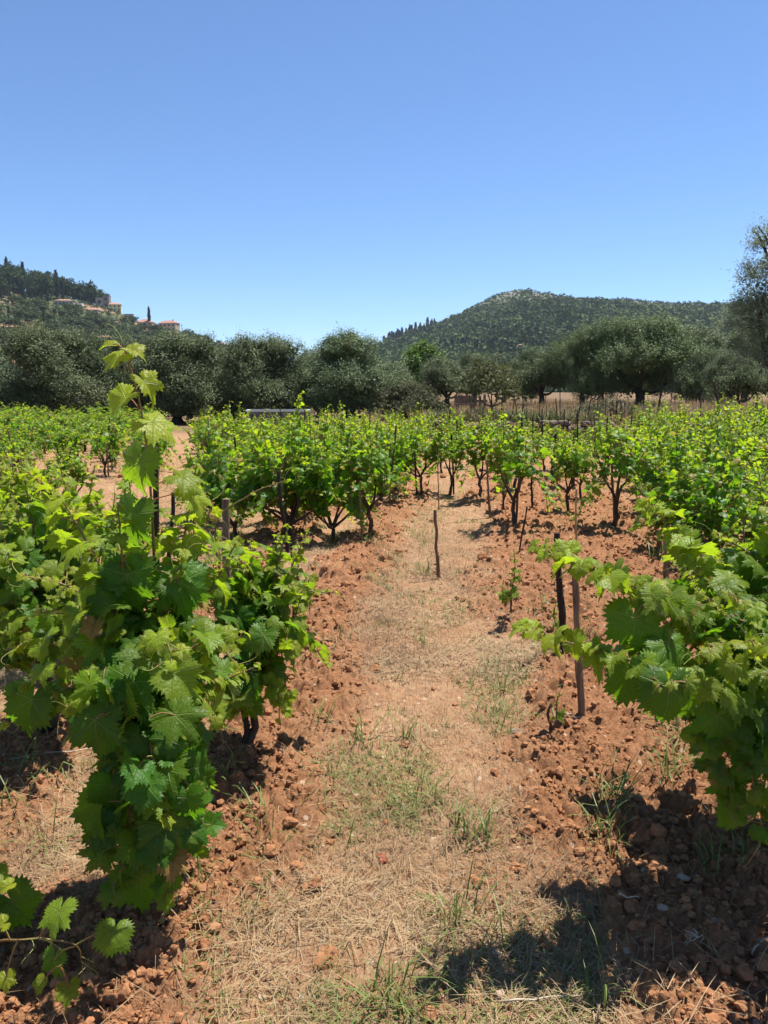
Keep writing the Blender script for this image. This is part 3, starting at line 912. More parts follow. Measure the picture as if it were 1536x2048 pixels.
near_vine('low trailing shoot with a few big leaves just above shaded earth, at the bottom corner', (-170, 1890), 0.20, [
    ([(-60, 1870, 1.9), (20, 1880, 1.73), (75, 1876, 1.71)], dict(leaves=False, r=.9)),
    ([(-60, 1850, 1.9), (-20, 1780, 1.85), (-30, 1700, 1.85)], dict()),
    ([(75, 1876, 1.71), (150, 1890, 1.73), (165, 1930, 1.74)], dict(leaves=False, free=True, r=.5)),
], 4, 0.135, 14, explicit=[
    (118, 1822, 1.70, 112, 0.1, -0.9, -0.25, -0.5, 0.9, 0.35, 78, 1876),
    (228, 1862, 1.72, 98, -0.15, -1.0, 0.15, -0.6, 0.8, 0.25, 152, 1890),
    (108, 1920, 1.70, 90, 0.0, -1.0, -0.3, -0.8, 0.3, 0.12, 150, 1893),
    (84, 1965, 1.68, 54, -0.3, -1.0, -0.4, -0.6, 0.6, 0.6, 125, 1930),
    (136, 1975, 1.67, 72, 0.1, -0.9, 0.0, -0.4, 0.9, 0.5, 122, 1935),
    (12, 1955, 1.68, 56, 0.1, -1.0, 0.2, -0.6, 0.7, 0.7, 36, 1880),
    (2, 1850, 1.72, 64, -0.6, -0.6, 0.0, -0.4, 0.9, 0.7, 20, 1880),
    (18, 1770, 1.73, 48, -0.5, -0.6, 0.0, -0.4, 0.9, 0.9, -20, 1790),
], fill_h=0.3, fill_r=0.25, r0=0.016)

near_vine('big spreading vine at the frame edge, two long leafy shoots reaching across the bare stakes', None, 0.42, [
    ([(1490, 1320, 2.3), (1380, 1235, 2.25), (1240, 1160, 2.2), (1075, 1102, 2.2)], dict(sp=.030, yf=.5, x=.8, shr=.45, s=.95)),
    ([(1500, 1230, 2.35), (1420, 1140, 2.4), (1345, 1060, 2.45), (1290, 1008, 2.5)], dict(sp=.028, yf=.45, x=.8, s=.95, shr=.3)),
    ([(1450, 1385, 2.15), (1310, 1335, 2.1), (1180, 1298, 2.08), (1045, 1258, 2.05)], dict(sp=.040, yf=.5, x=.6, s=.9, shr=.4)),
    ([(1500, 1420, 2.1), (1400, 1360, 2.0), (1310, 1375, 1.95)], dict(face=(0, -.6, 0), hang=1.0)),
    ([(1500, 1430, 2.1), (1420, 1470, 2.05), (1430, 1540, 2.05), (1455, 1610, 2.05)], dict(face=(0, -.5, 0), hang=1.0, yf=.95, s=.85)),
    ([(1540, 1450, 2.1), (1500, 1500, 2.0), (1510, 1590, 1.98)], dict(face=(0, -.5, 0), hang=1.0, yf=.95)),
    ([(1560, 1250, 2.35), (1530, 1150, 2.4), (1480, 1090, 2.45)], dict(s=1.1, yf=.7)),
    ([(1560, 1230, 2.35), (1500, 1110, 2.4), (1430, 1075, 2.42)], dict(yf=.75)),
    ([(1580, 1220, 2.35), (1560, 1080, 2.4), (1530, 1000, 2.45)], dict(yf=.6)),
    ([(1540, 1240, 2.3), (1450, 1180, 2.3), (1370, 1140, 2.32)], dict(yf=.75)),
    ([(1600, 1200, 2.4), (1620, 1060, 2.4), (1600, 960, 2.4)], dict(yf=.6)),
    ([(1540, 1280, 2.2), (1450, 1230, 2.15), (1400, 1190, 2.15)], dict(yf=.85)),
    ([(1540, 1430, 2.1), (1470, 1520, 2.03), (1480, 1640, 2.02)], dict(face=(0, -.5, 0), hang=1.0, yf=.97)),
    ([(1570, 1430, 2.1), (1530, 1560, 2.0), (1520, 1690, 1.98)], dict(face=(0, -.5, 0), hang=1.0, yf=.97)),
    ([(1480, 1300, 2.3), (1380, 1200, 2.3), (1290, 1200, 2.28)], dict(yf=.7)),
    ([(1500, 1380, 2.1), (1440, 1300, 2.05), (1400, 1310, 2.0)], dict(face=(0, -.4, 0))),
    ([(1540, 1330, 2.2), (1500, 1230, 2.15), (1470, 1200, 2.1)], dict(face=(0, -.3, 0))),
    ([(1560, 1380, 2.1), (1530, 1300, 2.0), (1500, 1290, 1.95)], dict(face=(0, -.4, 0))),
    ([(1600, 1250, 2.3), (1640, 1120, 2.2), (1680, 1000, 2.1)], dict()),
    ([(1620, 1350, 2.1), (1680, 1250, 1.95), (1700, 1300, 1.85)], dict()),
    ([(1480, 1400, 2.15), (1400, 1440, 2.1), (1390, 1480, 2.08)], dict(face=(0, -.5, 0), hang=1.0, yf=.95)),
], 36, 0.136, 15, base=(1.36, 2.40), explicit=[
    (1338, 1375, 1.95, 150, -0.1, -1.0, -0.1, -0.85, 0.35, 0.05, 1370, 1365),
    (1268, 1235, 2.15, 150, 0.0, -1.0, -0.1, -0.85, 0.3, 0.05, 1300, 1200),
    (1255, 1345, 2.05, 140, -0.1, -1.0, 0.0, -0.9, 0.2, 0.04, 1290, 1325),
    (1335, 1290, 2.1, 120, 0.2, -1.0, 0.2, -0.6, 0.7, 0.1, 1350, 1260),
    (1435, 1430, 2.0, 150, -0.1, -1.0, 0.0, -0.9, 0.2, 0.03, 1460, 1410),
    (1485, 1110, 2.4, 100, -0.1, -0.9, 0.1, -0.5, 0.8, 0.1, 1510, 1140),
    (1190, 1310, 2.08, 100, 0.1, -1.0, -0.1, -0.5, 0.8, 0.4, 1200, 1303),
    (1460, 1560, 2.03, 120, -0.1, -1.0, 0.0, -0.9, 0.2, 0.04, 1455, 1530),
    (1460, 1625, 2.04, 92, 0.15, -1.0, 0.0, -0.9, 0.2, 0.08, 1458, 1600),
], fill_h=0.85, fill_r=0.62, r0=0.032, lowfill=0.35)

near_vine('knee-high young vine on a thin dark rod in the clods right of the lane', (1016, 1243), 0.16, [
    ([(1022, 1190, 5.0), (1030, 1140, 5.0), (1028, 1100, 5.0)], dict(s=.5, sp=.035, x=.9, yb=.2)),
    ([(1012, 1200, 5.0), (1005, 1180, 4.95), (1008, 1160, 4.95)], dict(s=.45, sp=.04, yb=.2)),
], 0, 0.13, 16, r0=0.007, group='young replanted vines', lean=(.01, 0))
near_vine('tiny young vine with few drying leaves, tied to the grey leaning post', (1102, 1483), 0.13, [
    ([(1112, 1440, 3.25), (1114, 1405, 3.25), (1118, 1388, 3.25)], dict(s=.42, sp=.03, x=.9, yb=.15, dry=.2)),
], 0, 0.11, 17, r0=0.006, group='young replanted vines', lean=(.02, 0))
near_vine('small green vine standing behind the two leaning posts', (1120, 1292), 0.12, [
    ([(1115, 1255, 4.5), (1108, 1230, 4.5), (1112, 1205, 4.5)], dict(s=.5, sp=.035, x=.9)),
], 0, 0.11, 18, r0=0.006, group='young replanted vines')
near_vine('slender waist-high vine on a black stick at the left lane border', (588, 1252), 0.25, [
    ([(590, 1180, 4.85), (600, 1110, 4.85), (612, 1062, 4.9)], dict(s=.8, sp=.04, yb=.25)),
    ([(605, 1200, 4.8), (622, 1150, 4.8), (628, 1190, 4.8)], dict(s=.7, sp=.04, yb=.3, hang=1.0)),
    ([(600, 1210, 4.8), (615, 1190, 4.8), (620, 1222, 4.8)], dict(s=.6, sp=.04)),
], 0, 0.13, 19, r0=0.014, group='young replanted vines')

# ------------------------------------------------------------------ stakes near the lane
stake(1165, 1465, 1149, 1140, 0.0165, M['wood_grey'], 'grey weathered post with cracked wood, wrapped by a pale tie near its foot', 0.004, 1, name='wooden_post')
stake(1130, 1325, 1114, 1066, 0.0200, M['wood_dark'], 'dark stubby post with a flat blackened head beside the tan reed', 0.004, 2, name='wooden_post')
stake(1152, 1185, 1153, 978, 0.0085, M['bamboo'], 'straight tan reed standing behind the dark post', 0.002, 3, name='reed_stake')
stake(879, 1162, 870, 1020, 0.0145, M['wood_brown'], 'short crooked brown stick alone in the grassy lane', 0.008, 4)
stake(1034, 1120, 1054, 1013, 0.0085, M['wood_dark'], 'thin dark rod leaning right above the knee-high young vine', 0.004, 5)
stake(1065, 1028, 1063, 950, 0.015, M['wood_dark'], 'black stake standing right of the forked vine trunk', 0.003, 6)
stake(1335, 1200, 1331, 1070, 0.0195, M['wood_grey'], 'grey brown post half hidden under the upper leafy shoot', 0.005, 8, name='wooden_post')
stake(316, 1735, 311, 895, 0.0105, M['wood_dark'], 'tall black stake behind the long yellow shoot', 0.004, 9)
stake(325, 1260, 346, 985, 0.0150, M['wood_dark'], 'dark leaning stake seen right of the tall shoot before the straw path', 0.006, 10)
stake(468, 1450, 452, 998, 0.0200, M['wood_grey'], 'thick split grey post with a flat head amid yellow leaves', 0.004, 11, name='wooden_post')
stake(390, 1120, 388, 1020, 0.0170, M['wood_grey'], 'short pale grey post behind the leaves near the straw path', 0.003, 12, name='wooden_post')
stake(577, 1108, 557, 942, 0.0185, M['wood_dark'], 'black stake leaning before the big bush left of the lane', 0.006, 13)
stake(611, 1065, 607, 972, 0.0150, M['wood_grey'], 'short grey stake beside the black leaning one', 0.004, 14)
stake(724, 1092, 720, 962, 0.0085, M['wood_grey'], 'thin pale grey stake at the corner of the left vine block', 0.004, 15)
stake(588, 1256, 582, 1085, 0.0085, M['wood_dark'], 'black stick carrying the slender waist-high vine', 0.003, 16)
stake(981, 1036, 974, 925, 0.0145, M['wood_grey'], 'straight pale grey post left of the forked vine trunk', 0.003, 17)
stake(878, 1018, 876, 925, 0.0070, M['wood_brown'], 'thin brown twig stake upright in the middle of the lane', 0.003, 18)
stake(93, 1480, 88, 1330, 0.0190, M['wood_dark'], 'short black stake under the vine at the picture edge', 0.004, 19)
stake(492, 1524, 486, 1330, 0.0130, M['wood_dark'], 'black stake in the shade under the vine beside the lane', 0.004, 20)

# the plastic tie between the grey post and the tiny vine
t0 = gnd(1165, 1465); zt = 0.10
tie = MB()
pa = at(1160, 1434, t0[1]); pb_ = at(1112, 1441, t0[1] - 0.06)
for dz in (0, 0.012):
    ring = []
    for k in range(25):
        f = k / 24 * 6.283
        c_ = (pa + pb_) / 2; ax = (pa - pb_) / 2; l_ = np.linalg.norm(ax) + 0.022; ax = nrm(ax)
        pv = np.array([-ax[1], ax[0], 0]) * 0.026
        ring.append(c_ + ax * l_ * math.cos(f) + pv * math.sin(f) + np.array([0, 0, dz + 0.003 * math.sin(3 * f)]))
    tube(tie, ring, 0.0032, 5, cap=False)
tag(tie.build('plant_tie', M['twine'], None, True), 'grey twine loop tied round the post foot and the tiny vine', 'tie')

# ------------------------------------------------------------------ vines further off
ORD = ['zeroth', 'first', 'second', 'third', 'fourth', 'fifth', 'sixth', 'seventh', 'eighth', 'ninth', 'tenth', 'eleventh', 'twelfth', 'thirteenth', 'fourteenth', 'fifteenth', 'sixteenth', 'seventeenth', 'eighteenth', 'nineteenth', 'twentieth']
nearp = [Proto(lambda s=s: make_vine(180 + s, 1.08, 0.50, 24, 0.118, 0, 0.30, 0.020, 0.048, 0.6, 0.25, ybase=.12, erect=2)) for s in range(3)]
big = [Proto(lambda s=s: make_vine(200 + s, 1.33, 0.66, 32, 0.104, 1, 0.16, 0.022, 0.048, 0.65, 0.56, ybase=.06, erect=2)) for s in range(4)]
mid = [Proto(lambda s=s: make_vine(300 + s, 1.14, 0.50, 19, 0.092, 1, 0.32, 0.022, 0.050, 0.6, 0.14, ybase=0.12)) for s in range(5)]
far = [Proto(lambda s=s: make_vine(400 + s, 1.05, 0.52, 17, 0.092, 2, 0.28, 0.022, 0.055, 0.6, 0.22, ybase=0.14)) for s in range(5)]
farbig = [Proto(lambda s=s: make_vine(450 + s, 1.26, 0.66, 29, 0.100, 2, 0.20, 0.026, 0.054, 0.6, 0.45, ybase=0.14, erect=2)) for s in range(3)]
short = [Proto(lambda s=s: make_vine(500 + s, 0.90, 0.50, 20, 0.090, 2, 0.22, 0.018, 0.048, 0.65, 0.25, ybase=0.0)) for s in range(5)]
wispy = [Proto(lambda s=s: make_vine(560 + s, 0.62, 0.20, 5, 0.085, 1, 0.16, 0.014, 0.06, 0.4, 0.3, ybase=0.1)) for s in range(2)]
stk = {}
rg = rng_(77)


def stake_copy(x, y, h, r, mat, label, group, lean):
    key = (mat, round(r, 3), int(rg.integers(0, 3)))
    if key not in stk:
        def fn(key=key):
            rs = rng_(len(key[0]) * 37 + key[2]); o = empty('vine_stake', (0, 0, 0)); mb = MB()
            P = np.array([[0, 0, -0.12 + 1.12 * i / 7] for i in range(8)]); P[1:-1, :2] += rs.normal(0, 0.004, (6, 2))
            tube(mb, spline(P, 12), key[1], 7, 0.08, rs); mb.build('shaft', M[key[0]], o); return o
        stk[key] = Proto(fn)
    o = stk[key].put((x, y, gz(x, y)), rg.uniform(0, 6), (1, 1, h), label, 'stake', group)
    o.rotation_euler = (lean[0], lean[1], rg.uniform(0, 6))
    return o


placed = []
# those standing at the front, one by one
FRONT = [
    (1031, 1062, 'm', 1.10, 'open vine on a forked dark trunk, foremost right of the lane, shadow on bare earth'),
    (1141, 1034, 'm', 0.86, 'light green vine on a short double stem between the forked one and the gnarled one'),
    (1226, 1066, 'm', 1.08, 'vine on a gnarled trunk with bare spreading arms beside a grey stake'),
    (845, 996, 'm', 0.98, 'vine with a bent brown trunk where the lane narrows'),
    (790, 984, 'b', 0.90, 'vine with a thick knotted foot at the inner corner of the left block'),
    (899, 990, 'm', 0.98, 'vine on a straight dark trunk closing off the end of the grassy lane'),
    (956, 1004, 'm', 1.02, 'dense vine with two dark stems just left of the pale grey post'),
    (1005, 1030, 'w', 1.0, 'low leafy sprout at the foot of the pale grey post'),
    (575, 1082, 'b', 1.10, 'big dense bush vine behind the black leaning stake'),
    (470, 1075, 'b', 1.00, 'big bush vine behind the split grey post, left of the leaning black stake'),
    (668, 1080, 'b', 1.00, 'dense bush vine on thin dark stems right of the short grey stake'),
    (738, 1078, 'm', 1.02, 'vine with a crooked thin trunk on red earth at the block corner'),
    (1330, 1040, 'b', 0.98, 'dark dense vine above the upper leafy shoot of the big spreading vine'),
    (1420, 1090, 'b', 0.98, 'dense vine with hanging tendrils in front of the right block'),
    (1520, 1120, 'b', 0.98, 'dense vine at the frame edge in front of the right block'),
    (1352, 1118, 'b', 0.86, 'dense low vine beside the grey brown post'),
    (1460, 1155, 'b', 0.90, 'dense vine right behind the big spreading one'),
    (212, 1318, 'n', 0.95, 'lit vine behind the tall leafy one, before the straw path'),
    (22, 1300, 'n', 1.03, 'vine at the picture edge behind the one on the short black stake'),
    (-75, 1190, 'n', 1.1, 'vine cut by the picture edge, before the short vines'),
    (60, 1090, 'n', 0.88, 'lit vine on the straw behind the picture-edge vines'),
    (140, 1035, 'm', 0.85, 'small vine standing on the straw path edge behind the tall shoot'),
    (-20, 1020, 'm', 0.95, 'small vine at the picture edge before the short vines'),
    (1300, 985, 'b', 0.92, 'leafy vine joining the gnarled one to the dense right block'),
    (1585, 1230, 'b', 0.95, 'vine cut by the frame edge behind the big spreading one'),
]
for i, (px, py, k, s, lb) in enumerate(FRONT):
    g = gnd(px, py); z = gz(g[0], g[1])
    P = {'b': big, 'm': mid, 'w': wispy, 'n': nearp}[k]
    P[i % len(P)].put((g[0], g[1], z), rg.uniform(0, 6.28), s, lb, 'grapevine', 'vines in front of the blocks')
    placed.append((g[0], g[1]))
    if k != 'w' and lb.split(' ')[0] in ('open', 'vine', 'big') and i < 13 and i not in (9, 11):
        stake_copy(g[0] + rg.uniform(-.12, .12), g[1] + rg.uniform(.02, .1), rg.uniform(0.7, 1.05), 0.014, ['wood_grey', 'wood_dark'][i % 2],
                   'stake beside the ' + ' '.join(lb.split(',')[0].split(' behind')[0].split(' where')[0].split(' closing')[0].split(' ')[:12]), 'stakes of the front vines', (rg.normal(0, .04), rg.normal(0, .04)))
stake(1104, 975, 1111, 868, 0.0240, M['wood_dark'], 'thick dark post leaning right among the vines before the stone wall', 0.006, 7, name='wooden_post')

# rows parallel to the lane
cnt = {}
for row in list(range(-11, 0)) + list(range(0, 15)):
    off = (row + 0.05) * 0.95 if row < 0 else row * 0.95
    y = 7.6 + rg.uniform(0, .5)
    k = 0
    while y < 24.0:
        y += 1.22 + rg.uniform(-.12, .14) + 0.02 * y
        x = lane(y) + off + rg.normal(0, 0.09)
        px = 768 + F_PX * x / y * 1.0
        if px > 1640 or px < 392 + 0.9 * (24 - y) * 0.5: continue
        if y > wall_y(x) - 0.9: continue
        if row == 0 and y < 13.5: continue
        if row in (-1, 1) and y < 9.6: continue
        if 1 <= row <= 3 and y < 9.2: continue
        if 1 <= row <= 4 and rg.random() < 0.12: continue
        if min([(x - a) ** 2 + (y - b) ** 2 for a, b in placed] + [9]) < 0.62 ** 2: continue
        dense = row < 0 or px > 1270
        hs = 1.0
        if row < 0: hs = np.interp(y, [8, 14, 24], [0.97, 0.88, 0.70])
        elif px > 1270: hs = np.interp(y, [6, 12, 20], [0.92, 0.98, 0.98])
        else: hs = np.interp(y, [8, 14, 24], [0.98, 0.94, 0.90 if px < 985 else 0.60])
        hs *= rg.uniform(0.76, 1.14)
        P = (big if y < 13.5 else farbig) if dense else (mid if y < 13.5 else far)
        key = ('left' if row < 0 else 'right'); cnt[row] = cnt.get(row, 0) + 1; c_ = cnt[row]
        rn = ORD[abs(row)] if row else 'lane end'
        where = f'{ORD[c_]} from the camera in the {rn} row {"left of the lane" if row < 0 else "right of the lane" if row else "line"}'
        P[int(rg.integers(0, len(P)))].put((x, y, gz(x, y)), rg.uniform(0, 6.28), hs, f'{"dense" if dense else "open"} vine {where}', 'grapevine', 'vines in the rows ' + key)
        placed.append((x, y))
        if rg.random() < (0.25 if dense else 0.65):
            stake_copy(x + rg.uniform(-.1, .1), y + rg.uniform(-.15, .1), rg.uniform(0.75, 1.2), 0.0135, ['wood_grey', 'wood_dark', 'wood_dark'][int(rg.integers(0, 3))],
                       f'stake at the vine {where}', 'stakes in the rows ' + key, (rg.normal(0, .05), rg.normal(0, .05)))

# the plot of short vines beyond the straw path
for row in range(0, 13):
    y = 12.9 + (row * 0.37) % 1.0
    c_ = 0
    while y < 28.5:
        y += 0.98 + rg.uniform(-.12, .12)
        x = -0.325 * y + 0.4 - row * 0.88 + rg.normal(0, 0.08)
        px = 768 + F_PX * x / y
        if px < -60: continue
        if rg.random() < 0.07: continue
        c_ += 1
        hs = np.interp(y, [15, 28], [1.04, 1.10]) * rg.uniform(0.85, 1.14)
        where = f'in row {ORD[row + 1]} from the straw path, {ORD[min(c_, 20)]} from the near end'
        short[int(rg.integers(0, 5))].put((x, y, gz(x, y)), rg.uniform(0, 6.28), hs, 'short vine ' + where, 'grapevine', 'short vines beyond the straw path')
        if rg.random() < 0.75:
            stake_copy(x + rg.uniform(-.08, .08), y - rg.uniform(.02, .12), rg.uniform(0.6, 0.95), 0.0145, ['wood_grey', 'wood_dark', 'wood_brown'][int(rg.integers(0, 3))],
                       'stake of vine ' + where, 'stakes of the short vines', (rg.normal(0, .04), rg.normal(0, .04)))

# ------------------------------------------------------------------ trees
def ncards(mb, pos, nor, along, ln, wd, col, rs):
    """pointed leaf or sprig faces: a rhombus folded a little"""
    nor = nrm(nor); along = nrm(along - (along * nor).sum(1, keepdims=True) * nor)
    side = np.cross(along, nor); n = len(pos)
    ln = ln[:, None]; wd = wd[:, None]
    v = np.stack([pos, pos + along * ln * .5 + side * wd * .5 + nor * wd * .15, pos + along * ln, pos + along * ln * .5 - side * wd * .5 + nor * wd * .15], 1)
    t = np.array([[0, 1, 2], [0, 2, 3]])[None] + (np.arange(n) * 4)[:, None, None]
    mb.add(v.reshape(-1, 3), t.reshape(-1, 3), None, np.repeat(np.stack([col, rs.random(n), np.zeros(n)], 1), 4, 0))


def crown(mb, rs, lobes, nclump, per, ln, wd, cr, spray=0.4, up=0.35, fill=0):
    """lobes: (x,y,z,rx,ry,rz); leaf clumps sit near the lobe surfaces, sprays stick out"""
    L = np.array(lobes, float); vol = (L[:, 3] * L[:, 4] * L[:, 5]) ** 0.72; p = vol / vol.sum()
    which = rs.choice(len(L), nclump, p=p)
    d = nrm(rs.normal(0, 1, (nclump, 3))); d[:, 2] = np.where(d[:, 2] < -0.55, -d[:, 2] * .5, d[:, 2]); d = nrm(d)
    rr = np.clip(rs.normal(0.9, 0.14, nclump), 0.35, 1.15)
    cen = L[which, :3] + d * L[which, 3:] * rr[:, None]
    out = nrm(d + np.array([0, 0, up]))
    idx = np.repeat(np.arange(nclump), per)
    n = len(idx)
    sz = cr * rs.uniform(0.6, 1.25, nclump)
    o = rs.normal(0, 1, (n, 3)) * sz[idx][:, None] * 0.5
    stretch = rs.uniform(0.2, 1.6, n) * spray * (rs.random(n) < 0.5)
    pos = cen[idx] + o + out[idx] * (stretch * sz[idx])[:, None]
    along = nrm(out[idx] * 0.9 + np.array([0, 0, 0.25]) + rs.normal(0, 0.55, (n, 3)))
    nor = nrm(out[idx] * 0.5 + np.array([0, 0, .4]) + rs.normal(0, 0.5, (n, 3)))
    tone = np.clip(rs.normal(0.5, 0.2, nclump)[idx] + rs.normal(0, 0.11, n), 0, 1)
    ncards(mb, pos, nor, along, ln * rs.uniform(0.6, 1.3, n), wd * rs.uniform(0.6, 1.3, n), tone, rs)
    if fill:                                       # dark oversized inner leaves, added to block light and close the crown
        w2 = rs.choice(len(L), fill, p=p); d2 = nrm(rs.normal(0, 1, (fill, 3)))
        q = L[w2, :3] + d2 * L[w2, 3:] * (rs.random(fill) ** .5 * .8)[:, None]
        ncards(mb, q, nrm(rs.normal(0, 1, (fill, 3))), nrm(rs.normal(0, 1, (fill, 3)) + np.array([0, 0, .4])), ln * rs.uniform(1.8, 3.2, fill), wd * rs.uniform(2.2, 4, fill), np.full(fill, .25), rs)


def limbs(mb, rs, base_r, h0, targets, split=True, lean=(0, 0)):
    fork = np.array([lean[0], lean[1], h0])
    tube(mb, spline([(0, 0, -0.2), (lean[0] * .3 + rs.normal(0, .04), lean[1] * .3, h0 * .5), fork], 9), base_r * np.linspace(1.35, 0.85, 9) * (1 + rs.uniform(-.1, .12, 9)), 10, 0.12, rs)
    for t in targets:
        t = np.array(t, float)
        m = fork * 0.5 + t * 0.5 + np.array([0, 0, -0.12 * np.linalg.norm(t - fork)]) + rs.normal(0, 0.08, 3)
        tube(mb, spline([fork - np.array([0, 0, .05]), m, t], 9), np.linspace(base_r * .62, base_r * .16, 9), 7, 0.1, rs)
        for q in range(3):
            e = t + rs.normal(0, 0.10, 3) * np.linalg.norm(t - fork) + np.array([0, 0, .1])
            tube(mb, spline([m * .4 + t * .6, (t + e) / 2 + rs.normal(0, .05, 3), e], 6), np.linspace(base_r * .25, base_r * .06, 6), 5)


def olive(seed, w, h, h0, nclump, per, ln, wd, cr, mat, base_r=0.22, low=0.25, ntop=9, name='olive_tree', spray=.5, deep=None, skirt=False):
    rs = rng_(seed); o = empty(name, (0, 0, 0))
    lb, tg = [], []
    deep = deep or w
    nl = 8
    for i in range(nl):
        a = i * 6.283 / nl + rs.uniform(-.3, .3); f = rs.uniform(.45, .72)
        zz = h * rs.uniform(low + .18, 0.70)
        lb.append((math.cos(a) * w * .5 * f, math.sin(a) * deep * .5 * f, zz, w * rs.uniform(.19, .27), deep * rs.uniform(.19, .27), h * rs.uniform(.17, .24)))
        tg.append((math.cos(a) * w * .5 * f * .8, math.sin(a) * deep * .5 * f * .8, zz * .92))
    for i in range(ntop):
        a = rs.uniform(0, 6.28); f = rs.uniform(0, .55); zz = h * rs.uniform(.66, .86)
        lb.append((math.cos(a) * w * .5 * f, math.sin(a) * deep * .5 * f, zz, w * rs.uniform(.12, .2), deep * rs.uniform(.12, .2), h - zz + rs.uniform(-.08, .03) * h))
    if skirt:
        for i in range(9):
            a = i * .698 + rs.uniform(-.3, .3); lb.append((math.cos(a) * w * .27, math.sin(a) * deep * .27, h * rs.uniform(.12, .24), w * .15, deep * .15, h * .16))
    tb = MB(); limbs(tb, rs, base_r, h0, tg[::2] + [(0.1, 0, h * .6)], lean=(rs.normal(0, .12), rs.normal(0, .1)))
    cb = MB(); crown(cb, rs, lb, nclump, per, ln, wd, cr, spray, fill=nclump * 9)
    tb.build('trunk', M['treebark'], o, True); cb.build('crown', mat, o)
    return o


ol_dense = [Proto(lambda s=s: olive(600 + s, 6.6, 4.9, 0.7, 800, 105, 0.115, 0.045, 0.34, M['olive'], 0.24, -0.05, 10, deep=5.0, skirt=True)) for s in range(4)]
ol_open = [Proto(lambda s=s: olive(620 + s, 5.0, 4.2, 1.05, 500, 95, 0.108, 0.042, 0.32, M['olive'], 0.20, 0.12, 8)) for s in range(3)]
ol_green = [Proto(lambda s=s: olive(640 + s, 7.0, 5.6, 1.1, 820, 105, 0.115, 0.044, 0.36, M['olive_green'], 0.26, 0.04, 12)) for s in range(2)]


def tree_at(P, px, d, top, base_h, label, cat='olive tree', group=None, rz=None, wide=1.0, z=None):
    g = at(px, 780, d); z = gz(g[0], g[1]) if z is None else z
    ht = at(px, top, d)[2] - z
    s = ht / base_h
    return P.put((g[0], g[1], z), rg.uniform(0, 6.28) if rz is None else rz, (s * wide, s * wide, s), label, cat, group)


G1 = 'olive trees in the dense dark line'
for i, (px, d, top, wd, lb) in enumerate([
    (-130, 36, 650, 1.1, 'dark olive tree running out of the picture behind the short vines'),
    (95, 37, 666, 1.15, 'broad dark olive tree below the two hillside villas, leftmost whole one in the line'),
    (235, 40, 684, 0.8, 'lower olive tree filling the gap behind the tall yellow shoot'),
    (352, 38, 676, 1.12, 'tall dark olive tree directly below the pink hillside villa'),
    (455, 42, 706, 0.75, 'lower olive tree with its crown dipping right of the pink villa'),
    (532, 39, 682, 1.05, 'dark olive tree with a pointed top above the metal trailer'),
    (700, 38, 676, 1.12, 'round dark olive tree at the inner end of the dense line, by the sky notch'),
]):
    tree_at(ol_dense[i % 4], px, d, top, 4.75, lb, 'olive tree', G1, wide=wd)
G2 = 'olive trees of the open grove'
for i, (P, px, d, top, bh, wd, lb) in enumerate([
    (ol_open[0], 790, 46, 736, 4.1, 1.0, 'grey olive tree just right of the dense line, below the bright walnut'),
    (ol_open[1], 893, 42, 724, 4.1, 1.12, 'small olive tree on a low forking trunk in the dry field'),
    (ol_open[2], 950, 50, 714, 4.1, 0.85, 'olive tree half behind the low forking one, with a second thick trunk'),
    (ol_open[0], 1052, 56, 742, 4.1, 0.95, 'low grey olive tree left of the big grove, over the dry field'),
    (ol_open[1], 1085, 47, 706, 4.1, 0.95, 'olive tree with a short bare trunk over the dry grass before the hill'),
    (ol_green[0], 1165, 45, 664, 5.4, 0.80, 'tall pale olive tree on a forked trunk, left half of the big grove'),
    (ol_green[1], 1282, 44, 648, 5.4, 1.08, 'largest deep green olive tree, summit of the big grove right of centre'),
    (ol_open[2], 1385, 52, 662, 4.1, 1.1, 'yellowish olive tree behind the right shoulder of the largest one'),
    (ol_open[0], 1405, 41, 705, 4.1, 0.85, 'pale olive tree sloping down at the right end of the big grove'),
    (ol_open[1], 1478, 33, 716, 4.1, 0.95, 'small round grey olive tree under the tall edge tree'),
    (ol_green[0], 1490, 62, 662, 5.4, 0.9, 'dark olive tree far behind the small round grey one'),
    (ol_open[2], 757, 60, 728, 4.1, 1.0, 'far olive tree showing in the gap beside the round dark one'),
    (ol_open[1], 1010, 66, 742, 4.1, 1.0, 'far low olive tree behind the airy sapling'),
    (ol_open[0], 640, 48, 705, 4.1, 1.0, 'olive tree back in the notch between two dark ones'),
]):
    tree_at(P, px, d, top, bh, lb, 'olive tree', G2, wide=wd)


def tall_olive():
    rs = rng_(660); o = empty('olive_tree', (0, 0, 0))
    lb = [(-.6, 0, 6.6, .95, .9, 1.1), (-.95, .2, 7.6, .5, .5, .62), (.2, .3, 7.2, .8, .8, .9), (-1.2, -.2, 5.2, 1.0, 1.1, 1.1), (.4, -.2, 5.4, 1.5, 1.4, 1.3),
          (-1.35, .1, 3.9, .95, 1.0, 1.0), (.3, .6, 3.8, 1.8, 1.6, 1.2), (-.9, -.4, 2.7, 1.0, 1.2, .9), (1.1, 0, 2.7, 1.4, 1.2, .9), (-1.55, .3, 4.6, .5, .5, .5), (1.4, .2, 6.2, 1.0, 1.0, 1.0)]
    tb = MB(); limbs(tb, rs, .3, 1.5, [(-.6, 0, 6.4), (-.75, .2, 6.7), (.4, 0, 5.4), (-1.2, 0, 4.2), (.8, .4, 4), (-1.0, -.3, 3.0), (1.3, .2, 6)])
    cb = MB(); crown(cb, rs, lb, 560, 70, .115, .040, .30, .9, fill=500)
    tb.build('trunk', M['treebark'], o, True); cb.build('crown', M['olive_pale'], o)
    return o
o = tall_olive(); g = at(1572, 780, 29); place(o, (g[0], g[1], gz(g[0], g[1])), 0, (1, 1, 0.90))
